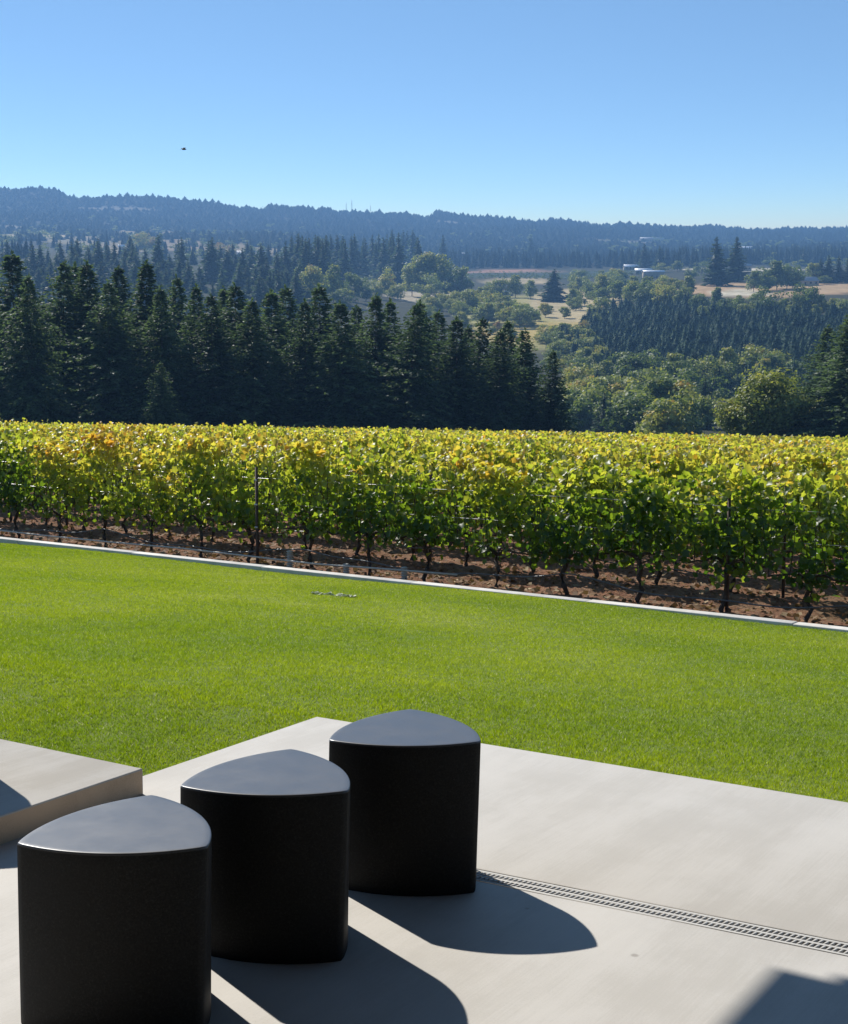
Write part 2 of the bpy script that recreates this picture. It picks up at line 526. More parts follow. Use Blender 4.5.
dr = empty('channel_drain', P(-1.7, drain_b(-1.7), 0), ROT + math.atan(DSL))
tag(dr, 'long pale slotted drain grate let into the concrete patio', 'drain')
mb = MB(); a0, a1 = AL + .18 + 1.7, 6.0
w2 = DW - .001
mb.box(a0, a1, -w2, w2, -.14, -.12); mb.box(a0, a1, -w2, -w2 + .006, -.12, -.012); mb.box(a0, a1, w2 - .006, w2, -.12, -.012)
obj('channel', mb.mesh('channel', M['channel']), dr)
mb = MB(); zt = -.001
g2 = w2 - .004
mb.box(a0, a1, -g2, -g2 + .012, -.010, zt); mb.box(a0, a1, g2 - .012, g2, -.010, zt); mb.box(a0, a1, -.006, .006, -.010, zt)
na_ = int((a1 - a0) / .0165)
for i in range(na_):
    x = a0 + .004 + i * .0165
    for y0, y1 in ((-g2 + .012, -.006), (.006, g2 - .012)):
        sk_ = .006
        Vv = [(x, y0, -.010), (x + .0075, y0, -.010), (x + .0075 + sk_, y1, -.010), (x + sk_, y1, -.010), (x, y0, zt), (x + .0075, y0, zt), (x + .0075 + sk_, y1, zt), (x + sk_, y1, zt)]
        mb.add(Vv, [(4, 5, 6, 7), (0, 1, 5, 4), (1, 2, 6, 5), (2, 3, 7, 6), (3, 0, 4, 7)])
obj('grate', mb.mesh('grate', M['grate']), dr)

# lawn sheet
def sheet(name, fz, a0, a1, b0, b1, na, nb, mat, jit=0):
    aa = np.linspace(a0, a1, na); ff = np.linspace(0, 1, nb)
    V = []
    for f_ in ff:
        for a in aa:
            b = b0 + (b1(a) - b0) * f_; V.append((a, b, fz(a, b)))
    V = np.array(V)
    i, j = np.meshgrid(np.arange(nb - 1), np.arange(na - 1), indexing='ij')
    k = (i * na + j).ravel()
    return ab_obj(name, mesh_np(name, V, [np.stack([k, k + 1, k + 1 + na, k + na], 1)], mat, smooth=True))

def hills2(a, b):
    return .02 * math.sin(a * .9 + b * .4) * math.sin(b * .7 + 1)

def lawn_h(a, b):
    if b <= B_PATIO: return -.02
    return lawn_z(b) + hills2(a, b) * min(1, (b - B_PATIO) / 1.5)

tag(sheet('lawn_ground', lawn_h, -34, 14, 3.93, lambda a: kerb_b(a) + .05, 160, 60, M['lawn']), kind='structure')
b_ = MB(); zc = -1.17
[b_.box(-40 + 2.5 * k, -37.506 + 2.5 * k, B_KERB, B_SOIL, zc - .5, zc + random.uniform(-.004, .004)) for k in range(23)]; o = ab2_obj('kerb', b_, M['kerb']); bevel(o, .01); tag(o, kind='structure')

# soil: a finer cloddy strip in front and a plain sheet behind, one mesh
ROW0 = 16.25
vr = rng.random((64, 64))
def vnoise(x, y):
    x0 = np.floor(x).astype(int); y0 = np.floor(y).astype(int); fx = x - x0; fy = y - y0
    fx = fx * fx * (3 - 2 * fx); fy = fy * fy * (3 - 2 * fy)
    g = lambda i, j: vr[i % 64, j % 64]
    return (g(x0, y0) * (1 - fx) + g(x0 + 1, y0) * fx) * (1 - fy) + (g(x0, y0 + 1) * (1 - fx) + g(x0 + 1, y0 + 1) * fx) * fy
na, nb = 700, 180
aa = np.linspace(-34, 16, na); bb = B_SOIL + (np.linspace(0, 1, nb) ** 1.7) * 12
BB, AA = np.meshgrid(bb, aa, indexing='ij')
Z = soil_z(BB, AA) + .05 * (vnoise(AA * 1.5, BB * 1.5) - .5) + .06 * (vnoise(AA * 6, BB * 6 + 9) - .5) + .04 * (vnoise(AA * 13, BB * 13 + 5) - .5)
Z += .05 * np.cos((BB - ROW0) / 2.15 * 2 * PI)           # berm under each row
V1 = np.stack([AA, BB, Z], -1).reshape(-1, 3)
i, j = np.meshgrid(np.arange(nb - 1), np.arange(na - 1), indexing='ij'); k = (i * na + j).ravel()
q1 = np.stack([k, k + 1, k + 1 + na, k + na], 1)
na2, nb2 = 60, 60
aa = np.linspace(-170, 110, na2); bb = np.linspace(B_SOIL + 11.9, B_VEND + 12, nb2)
BB, AA = np.meshgrid(bb, aa, indexing='ij'); Z = soil_z(BB, AA) - .03
V2 = np.stack([AA, BB, Z], -1).reshape(-1, 3)
i, j = np.meshgrid(np.arange(nb2 - 1), np.arange(na2 - 1), indexing='ij'); k = (i * na2 + j).ravel() + len(V1)
q2 = np.stack([k, k + 1, k + 1 + na2, k + na2], 1)
tag(ab2_obj('vineyard_ground', mesh_np('vineyard_ground', np.concatenate([V1, V2]), [q1, q2], M['soil'], smooth=True)), kind='structure')

# grass blades: one mass
def grass():
    N = 1500000
    b = B_PATIO - 1.4 + (rng.random(N) ** 1.25) * (B_KERB - B_PATIO + 1.9)
    lo = -1.32 * b - 1.0; hi = -.16 * b + .9
    a = lo + rng.random(N) * (hi - lo)
    edge = .02 * (vnoise(a * 7, b * 7) - .5)
    ok = ((b > EDGE(a) - .004 + 1.6 * edge) | (a < AL + .002 + 1.6 * edge)) & ((b > 3.94 + edge) | (a > -3.8)) & (b < kerb_b(0) + (a / 10) * (kerb_b(10) - kerb_b(0)) - .005) & (b > 3.93)
    a, b = a[ok], b[ok]; n = len(a)
    t = np.maximum((b - B_PATIO) / (B_KERB - B_PATIO), 0)
    z = -.02 - DROP * t + np.where(b > B_PATIO, .02 * np.sin(a * .9 + b * .4) * np.sin(b * .7 + 1) * np.minimum(1, np.maximum(0, b - B_PATIO) / 1.5), 0)
    clump = vnoise(a * 5 + 31, b * 5) * .6 + vnoise(a * 14, b * 14 + 7) * .4
    h = (.006 + .016 * clump) * rng.uniform(.6, 1.3, n)
    wd = rng.uniform(.0026, .0048, n) * (1 + .06 * (b - 5))
    az = rng.uniform(0, 2 * PI, n); lean = rng.uniform(.2, 1.5, n) * h
    la = rng.uniform(0, 2 * PI, n)
    dx, dy = np.cos(az) * wd / 2, np.sin(az) * wd / 2
    tx, ty = np.cos(la) * lean, np.sin(la) * lean
    V = np.empty((n, 3, 3), np.float32)
    V[:, 0] = np.stack([a - dx, b - dy, z - .002], 1); V[:, 1] = np.stack([a + dx, b + dy, z - .002], 1)
    V[:, 2] = np.stack([a + tx, b + ty, z + h], 1)
    pat = vnoise(a * .45 + 3, b * .45) * .5 + vnoise(a * 1.3, b * 1.3 + 11) * .3 + clump * .2
    tint = np.clip(.40 + (pat - .5) * 1.15 + (vnoise(a * 22, b * 22 + 3) - .5) * .35 + rng.normal(0, .14, n), 0, .92)
    tint[rng.random(n) < .028] = 1.0
    f = np.arange(n * 3).reshape(n, 3)
    return mesh_np('grass', V.reshape(-1, 3), [f], M['grass'], tint=np.repeat(tint, 3))
tag(ab_obj('grass', grass()), kind='stuff')

# pale weed patch on the lawn
mb = MB()
for i in range(110):
    x, y = rng.uniform(-.26, .26), rng.uniform(-.07, .07)
    hh = rng.uniform(.010, .030); an = rng.uniform(0, 2 * PI); wdd = .022
    c_, s_ = math.cos(an), math.sin(an)
    mb.add([(x, y, 0), (x + wdd * c_ + .02 * s_, y + wdd * s_ - .02 * c_, hh * .6), (x + .04 * s_, y - .04 * c_, hh), (x - wdd * c_ + .02 * s_, y - wdd * s_ - .02 * c_, hh * .6)], [(0, 1, 2, 3)])
M['weed'] = leafy('weed leaves', [(0, (.22, .28, .13)), (1, (.42, .44, .28))], [(0, (.1, .15, .05)), (1, (.2, .25, .1))], .2, .6, False)
def on_lawn(px, py):
    d = np.array([px - CX, F * CT + (CY - py) * ST, -F * ST + (CY - py) * CT])
    t = .5
    for _ in range(4000):
        p = d * t / F; a, b = p[:2] @ A, p[:2] @ B
        if CAMZ + p[2] < lawn_z(b): break
        t += .01
    return a, b
wa, wb = on_lawn(333, 596)
o = obj('weed_clump', mb.mesh('weed_clump', M['weed'], tint=rng.random(len(mb.v))), None, P(wa, wb, lawn_h(wa, wb)), ROT + .1)
tag(o, 'small grey green weed clump low in the far part of the lawn', 'weeds')

# ------------------------------------------------------------------ stools
HS = .474
def stool_mesh():
    s = .472
    corners = [np.array((-s / 2, -s * .2887)), np.array((s / 2, -s * .2887)), np.array((0, s * .5774))]
    # rounded triangle: arc between neighbours, centred on the opposite corner, softened at the corners
    ring = []
    order = [(0, 1, 2), (1, 2, 0), (2, 0, 1)]
    for i, j, k in order:
        c = corners[k]; p, q_ = corners[i] - c, corners[j] - c
        a0 = math.atan2(p[1], p[0]); a1 = math.atan2(q_[1], q_[0])
        while a1 < a0: a1 += 2 * PI
        n = 26
        for t in range(n):
            f = t / n
            a = a0 + (a1 - a0) * f
            ring.append(c + s * np.array((math.cos(a), math.sin(a))))
    ring = np.array(ring)
    ring = .12 * np.roll(ring, 1, 0) + .76 * ring + .12 * np.roll(ring, -1, 0)
    n = len(ring)
    r_ = .0045
    prof = [(0.0, .996), (.003, .999)]
    for t in np.linspace(.05, .93, 14): prof.append((t * HS, 1.0))
    V = []
    def put(z, sc, inset=0.0):
        tw = -math.radians(6.5) * (1 - z / HS)
        c, s_ = math.cos(tw), math.sin(tw)
        for p in ring:
            l = np.linalg.norm(p); pp = p * sc * (1 - inset / l)
            V.append((pp[0] * c - pp[1] * s_, pp[0] * s_ + pp[1] * c, z))
    for z, sc in prof: put(z, sc)
    for a in np.linspace(0, PI / 2, 5): put(HS - r_ + r_ * math.sin(a), 1.0, r_ * (1 - math.cos(a)))
    for k in (.08, .16): put(HS + .0012 * k, 1 - k)
    nr = len(V) // n
    f = []
    for i in range(nr - 1):
        for k in range(n):
            k2 = (k + 1) % n
            f.append((i * n + k, i * n + k2, (i + 1) * n + k2, (i + 1) * n + k))
    me = mesh_np('stool', np.array(V), [np.array(f), np.array([list(range((nr - 1) * n, nr * n))]), np.array([list(range(n - 1, -1, -1))])], M['stool'], smooth=True)
    return me
sm = stool_mesh()
G = 'black rounded triangle stools on the patio'
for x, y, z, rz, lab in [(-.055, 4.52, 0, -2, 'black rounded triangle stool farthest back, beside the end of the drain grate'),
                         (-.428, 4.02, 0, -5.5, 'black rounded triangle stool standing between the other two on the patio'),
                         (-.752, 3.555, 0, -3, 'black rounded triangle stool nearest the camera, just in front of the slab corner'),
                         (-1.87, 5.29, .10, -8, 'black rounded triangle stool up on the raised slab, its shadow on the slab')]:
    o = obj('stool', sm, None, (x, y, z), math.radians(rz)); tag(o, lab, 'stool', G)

# ------------------------------------------------------------------ pavilion behind and above the camera (casts the corner of shade)
pv = empty('pavilion', P(0, -3, 0), ROT)
tag(pv, 'dark timber pavilion with wide flat roof edging its shade over the patio corner', 'pavilion')
RZ = 3.65
k_ = RZ / math.tan(SUN_EL)
sxy = np.array([to_sun.x, to_sun.y]) / math.hypot(to_sun.x, to_sun.y) * k_
ra, rb = -1.26 + float(sxy @ A), 3.70 + float(sxy @ B) + 3
mb = MB(); mb.box(ra, 16, -8, rb, RZ, RZ + .16); mb.box(ra + .02, 15.9, -7.9, rb - .02, RZ + .163, RZ + .3)
obj('roof', mb.mesh('roof', M['soffit']), pv)
mb = MB(); mb.box(ra + .10, 15.9, rb - .03, rb + .07, RZ + .05, RZ + .30)
obj('gutter', mb.mesh('gutter', M['post']), pv)
mb = MB(); mb.box(-9, 15, -7.5, -3.0, -.3, RZ - .003); obj('wall', mb.mesh('wall', M['cladding']), pv)
for i in range(5):
    mb = MB(); mb.box(-7.5 + i * 3.4, -4.6 + i * 3.4, -2.99, -2.93, .15, 3.1); obj('window', mb.mesh('window', M['darkglass']), pv)
for pa in (8.2, 13.5):
    mb = MB(); mb.box(pa, pa + .2, rb - 1.2, rb - 1.0, -.3, RZ - .003); obj('post', mb.mesh('post', M['post']), pv)

# ------------------------------------------------------------------ vines
LEAF = []
for k in range(10):
    a = -PI * .5 + 2 * PI * (k + .5) / 10
    r = [.42, .55, .40, .56, .43, .62, .43, .56, .40, .55][(k + 5) % 10]
    LEAF.append((math.cos(a) * r, math.sin(a) * r + .05))
LEAF = np.array(LEAF)

def leaves(cent, size, tint, simple=False, normal_bias=None):
    """lobed, folded leaves at cent (n x 3) -> V, faces list, tint per vertex"""
    n = len(cent)
    if simple:
        base = np.array([(0, -.5, 0), (.48, 0, .1), (0, .55, 0), (-.48, 0, .1)])
        fl = np.array([(0, 1, 2), (0, 2, 3)])
    else:
        rim = np.concatenate([LEAF, (np.abs(LEAF[:, :1]) * .35 - LEAF[:, 1:2] ** 2 * .35)], 1)
        base = np.concatenate([[(0, 0, 0)], rim])
        fl = np.array([(0, 1 + k, 1 + (k + 1) % 10) for k in range(10)])
    m = len(base)
    # orientation: blade hangs, normal scattered around outward/up
    if normal_bias is None: normal_bias = np.zeros((n, 3))
    nrm = rng.normal(0, .75, (n, 3)) + normal_bias
    nrm /= np.linalg.norm(nrm, axis=1, keepdims=True) + 1e-9
    tip = rng.normal(0, .5, (n, 3)) + np.array([0, 0, -.75])
    tip -= (tip * nrm).sum(1, keepdims=True) * nrm
    tip /= np.linalg.norm(tip, axis=1, keepdims=True) + 1e-9
    side = np.cross(tip, nrm)
    s = np.asarray(size).reshape(n, 1, 1)
    V = cent[:, None] + s * (base[None, :, 0:1] * side[:, None] + base[None, :, 1:2] * tip[:, None] + base[None, :, 2:3] * nrm[:, None])
    f = (fl[None] + (np.arange(n) * m)[:, None, None]).reshape(-1, 3)
    return V.reshape(-1, 3), f, np.repeat(tint, m)

VS = 1.05
def vine_variant(seed):
    r = random.Random(seed)
    # wood (x along the row, y across)
    wood = MB()
    h = r.uniform(.52, .62); x = 0; y = 0; pts = []; rd = []
    kink = [(r.uniform(-.05, .05), r.uniform(-.03, .03)) for _ in range(6)]
    for i in range(6):
        t = i / 5
        pts.append((kink[i][0] * (t > 0), kink[i][1] * (t > 0), -.06 + t * (h + .06))); rd.append(.033 - .009 * t + r.uniform(-.004, .006))
    rd[-1] = .036
    wood.tube(pts, rd, 7)
    hx, hy = pts[-1][0], pts[-1][1]
    for sgn in (-1, 1):
        arm = [(hx, hy, h - .03)]
        for i in range(1, 6):
            arm.append((hx + sgn * .1 * i, hy + r.uniform(-.02, .02), h + .03 + .03 * math.sin(i) + r.uniform(-.02, .02)))
        wood.tube(arm, [.028, .022, .018, .015, .012, .008], 6)
    for i in range(9):
        xx = -.5 + i * .125 + r.uniform(-.03, .03); top = r.uniform(1.2, 1.7)
        wood.tube([(xx, 0, h), (xx + r.uniform(-.08, .08), r.uniform(-.12, .12), h + (top - h) * .5), (xx + r.uniform(-.15, .15), r.uniform(-.16, .16), top)], [.007, .005, .003], 4, False)
    for i in range(2):
        wood.tube([(hx, hy, h - .1), (hx + r.uniform(-.25, .25), hy + r.uniform(-.1, .1), h - .02), (hx + r.uniform(-.4, .4), r.uniform(-.15, .15), h + .12)], [.014, .009, .004], 5, False)
    # foliage
    n = 880
    xs = np.clip(rng.normal(0, .30, n), -.66, .66)
    zt = rng.beta(1.5, 1.35, n); zs = .45 + zt * (1.07 + r.uniform(-.10, .14)) + .10 * np.cos(xs * 2.6) * zt
    prof = .24 * np.sqrt(np.clip(1 - ((zt - .45) / .62) ** 2, .05, 1))
    ys = np.sign(rng.normal(0, 1, n)) * prof * rng.random(n) ** .45 * rng.uniform(.8, 1.15, n)
    gap = vnoise(xs * 3.2 + seed * 7, zs * 3.2 + seed * 3)
    ok = (gap > .35) | (rng.random(n) < .18)
    xs, ys, zs, zt = xs[ok], ys[ok], zs[ok], zt[ok]
    # shoots above the hedge and suckers below
    for _ in range(6):
        k = 7; x0 = r.uniform(-.55, .55); l = r.uniform(.10, .26)
        xs = np.append(xs, x0 + rng.normal(0, .05, k)); ys = np.append(ys, r.uniform(-.15, .15) + rng.normal(0, .05, k)); zs = np.append(zs, 1.56 + np.linspace(0, l, k)); zt = np.append(zt, np.full(k, 1.0))
    ns = 14 if seed % 3 == 0 else 6
    xs = np.append(xs, rng.normal(0, .22, ns)); ys = np.append(ys, rng.normal(0, .12, ns)); zs = np.append(zs, rng.uniform(.3, .6, ns)); zt = np.append(zt, np.full(ns, .55))
    cent = np.stack([xs, ys, zs], 1)
    size = rng.uniform(.055, .108, len(xs))
    bias = np.stack([np.zeros(len(xs)), np.sign(ys) * .8, .35 + .4 * zt], 1)
    tint = np.clip(.06 + .46 * np.clip(zt, 0, 1) ** 1.5 + .22 * (vnoise(xs * 2 + seed * 5, zs * 2.5) - .5) + rng.normal(0, .10, len(xs)), 0, 1)  # low leaves darkened for self-shadow, top ones yellowed for backlit glow
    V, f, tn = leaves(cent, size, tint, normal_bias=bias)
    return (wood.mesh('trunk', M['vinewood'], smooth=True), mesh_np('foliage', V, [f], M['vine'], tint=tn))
VINES = [vine_variant(s) for s in range(8)]

ROWB = [ROW0 + 2.15 * k for k in range(54)]
ORD = ['', 'first', 'second', 'third', 'fourth', 'fifth', 'sixth', 'seventh', 'eighth', 'ninth', 'tenth', 'eleventh', 'twelfth', 'thirteenth', 'fourteenth', 'fifteenth',
       'sixteenth', 'seventeenth', 'eighteenth', 'nineteenth', 'twentieth']
TENS = {20: 'twenty', 30: 'thirty', 40: 'forty', 50: 'fifty', 60: 'sixty', 70: 'seventy', 80: 'eighty', 90: 'ninety'}
def ordn(n):
    if n <= 20: return ORD[n]
    t, r = n // 10 * 10, n % 10
    return TENS[t][:-1] + 'ieth' if r == 0 else TENS[t] + '-' + ORD[r]

def a_range(b, ulo, uhi):
    out = []
    for u in (ulo, uhi):
        k = (u - CX) / FH        # x = k*y
        # (A0 a + B0 b) = k (A1 a + B1 b)
        out.append(float((k * (O2[1] + B2[1] * b) - O2[0] - B2[0] * b) / (A2[0] - k * A2[1])))
    return out

def yellow_at(u, row):
    """how far the season has turned a vine; front row set greener towards the right"""
    base = np.interp(u, [0, 80, 110, 150, 250, 400, 520, 848], [.58, .66, .80, .68, .66, .62, .60, .57])
    if row == 0: base += np.interp(u, [0, 60, 95, 130, 170, 300, 848], [-.06, .04, .14, .03, .06, -.05, -.11])
    return float(base) + random.uniform(-.10, .09) + min(row, 8) * .004

ROWS_IND = 8
n_ind = 0
for row in range(ROWS_IND):
    b = ROWB[row]
    lo, hi = a_range(b, -70, 920)
    k0, k1 = math.floor(lo / VS), math.ceil(hi / VS)
    first = True; seen = 0
    for k in range(k0, k1 + 1):
        a = k * VS + .3 * row + random.uniform(-.06, .06)
        x, y, _ = P2(a, b)
        u = u_of(x, y)
        seen += u > 4
        name_row = ['front row along the kerb', 'second row from the kerb', 'third row from the kerb'][row] if row < 3 else ordn(row + 1) + ' row back from the kerb'
        yl = yellow_at(u, row)
        hue = 'golden' if yl > .66 else 'yellowing' if yl > .55 else 'green'
        if row < 2:
            if u <= 4: lab = 'grapevine off the left edge in the ' + name_row
            elif u > 846: lab = 'grapevine past the right edge in the ' + name_row
            else: lab = hue + ' leaved grapevine, ' + ordn(seen) + ' from the left in the ' + name_row
        else:
            lab = 'grapevine in the ' + name_row + ', only its leafy top showing'
        v = empty('grapevine', P2(a, b, float(soil_z(b, a)) + .03), ROT2 + (PI if random.random() < .5 else 0))
        tag(v, lab, 'grapevine', 'grapevines of the ' + name_row)
        s = random.uniform(.86, 1.08); v.scale = (1.0, random.uniform(.9, 1.1), s)
        wm, fm = random.choice(VINES)
        obj('trunk', wm, v)
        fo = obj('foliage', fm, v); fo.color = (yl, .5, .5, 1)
        n_ind += 1
print('individual vines', n_ind)

# the rest of the vineyard: one mass of leaves
Vs, Fs, Ts = [], [], []; off = 0
for row in range(ROWS_IND, len(ROWB)):
    b = ROWB[row]; lo, hi = a_range(b, -260, 1120)
    L = hi - lo; Yc = b / .84
    sz = .088 * max(1, Yc / 32) ** .75
    n = int(L * 380 * (.088 / sz) ** 1.75)
    a = rng.uniform(lo, hi, n)
    zt = rng.random(n) ** .8; z = .75 + zt * .88
    bump_ = vnoise(a * 1.1 + row * 5.3, np.full(n, row * 3.1)) - .5
    z += .34 * bump_ * zt
    top = rng.random(n) < .06; z[top] += rng.uniform(.03, .25, top.sum())
    y = rng.normal(0, .17, n)
    keep = rng.random(n) < 1
    x_, y_ = O2[0] + A2[0] * a + B2[0] * b, O2[1] + A2[1] * a + B2[1] * b
    u = CX + FH * x_ / y_
    yl = np.interp(u, [0, 60, 110, 160, 250, 400, 520, 848], [.64, .68, .74, .68, .66, .66, .68, .66])
    tint = np.clip(.2 + .30 * zt ** 1.5 + (yl - .5) + .40 * (vnoise(a * .9 + row * 9, np.full(n, row * 1.7)) - .5) + rng.normal(0, .10, n), 0, 1)  # yellower towards the top: sunlit glow put into the leaf colour
    cent = np.stack([a, b + y, soil_z(b, a) + z], 1)
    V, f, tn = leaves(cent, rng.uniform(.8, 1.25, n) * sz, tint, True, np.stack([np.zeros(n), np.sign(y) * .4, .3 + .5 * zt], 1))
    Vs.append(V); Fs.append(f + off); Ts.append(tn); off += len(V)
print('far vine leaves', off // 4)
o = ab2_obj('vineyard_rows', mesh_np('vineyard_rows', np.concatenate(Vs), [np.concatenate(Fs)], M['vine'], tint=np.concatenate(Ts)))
o.color = (.5, .5, .5, 1)
tag(o, kind='stuff')

# posts, wires, hoses for the front rows
PG = 'rusted trellis posts along the vine rows'
for row in range(3):
    b = ROWB[row]; zb = soil_z(b)
    lo, hi = a_range(b, -70, 920)
    base = {0: [267, 732], 1: [62, 430, 789], 2: [160, 560]}[row]
    for i, u in enumerate(base):
        a = a_range(b, u, u)[0]
        p = empty('trellis_post', P2(a, b - (.27 if row == 0 and i == 0 else 0), zb), ROT2)
        mb = MB(); hh = 1.5
        mb.box(-.017, .017, -.004, .004, -.3, hh); mb.box(-.017, -.012, .004, .026, -.3, hh); mb.box(.012, .017, .004, .026, -.3, hh)
        obj('stake', mb.mesh('stake', M['post']), p)
        for zz in (.62, .95, 1.3):
            mb = MB(); mb.box(-.03, .03, -.012, -.0045, zz, zz + .025); obj('clip', mb.mesh('clip', M['wire']), p)
        nm = ['front row', 'second row', 'third row'][row]
        where = {0: ['left', 'right'], 1: ['left', 'middle', 'right'], 2: ['left', 'middle']}[row][i]
        tag(p, 'thin rusted steel trellis post in the ' + nm + ' of vines, ' + where + ' part', 'post', PG)
    for zz, nm in ((.95, 'low'), (1.32, 'high')):
        mb = MB(); pts = [(lo + (hi - lo) * t / 40, b + .03, zb + zz + .008 * math.sin(t * 1.7)) for t in range(41)]
        mb.tube(pts, .0035, 4)
        tag(ab2_obj('trellis_wire', mb, M['wire']), 'pale ' + nm + ' trellis wire threaded through the ' + ['front', 'second', 'third'][row] + ' vine row', 'wire', 'trellis wires')
    mb = MB(); pts = []
    n = int((hi - lo) / .15)
    for t in range(n + 1):
        a = lo + (hi - lo) * t / n
        sag = abs(math.sin(a / 2.1 * PI / 2 + row)) ** .8
        pts.append((a, b - .05 + .02 * math.sin(a * 2), zb + (.44 if row else .36) - .16 * sag + .02 * math.sin(a * 3.7)))
    mb.tube(pts, .010, 6)
    tag(ab2_obj('drip_hose', mb, M['hose']), 'sagging dark drip hose strung along the ' + ['front', 'second', 'third'][row] + ' vine row near the soil', 'hose', 'drip hoses')

# a ground hose by the kerb on the left and pale ribbed guards on three trunks
for lab, pts in [('pale hose lying on the soil beside the kerb behind the lawn', [(a_range(ROWB[0], u, u)[0], B_SOIL + .45 + dy, soil_z(15.8) + .22) for u, dy in ((-20, .1), (60, .0), (130, .02), (200, .12), (262, .05), (340, -.03), (405, .14), (470, .25))])]:
    mb = MB(); mb.tube(pts, .014, 6)
    tag(ab2_obj('ground_hose', mb, M['guard']), lab, 'hose')
for i, (u, h) in enumerate(((288, .34), (345, .24), (404, .26))):
    b = ROWB[0] - .08; a = a_range(b, u, u)[0]
    mb = MB(); pts = []; rd = []
    for k in range(int(h / .035)):
        pts += [(0, 0, k * .035), (0, 0, k * .035 + .012), (0, 0, k * .035 + .024)]; rd += [.036, .055, .036]
    mb.tube(pts, rd, 10)
    o = obj('vine_guard', mb.mesh('vine_guard', M['guard'], smooth=False), None, P2(a, b, float(soil_z(b))), 0)
    tag(o, 'pale ribbed trunk guard at the foot of a front row vine, ' + ['tallest of three', 'smallest of three', 'rightmost of three'][i], 'vine guard', 'ribbed trunk guards')

# leaf litter on the soil
n = 9000
a = rng.uniform(-22, 3, n); b = B_SOIL + .05 + rng.random(n) ** 1.4 * 9
z = soil_z(b, a) + .05 * np.cos((b - ROW0) / 2.15 * 2 * PI) + rng.uniform(.0, .05, n)
V, f, tn = leaves(np.stack([a, b, z], 1), rng.uniform(.04, .11, n), np.clip(rng.normal(.45, .25, n), 0, 1), True, np.tile([0, 0, 1.6], (n, 1)))
tag(ab2_obj('leaf_litter', mesh_np('leaf_litter', V, [f], M['litter'], tint=tn)), kind='stuff')

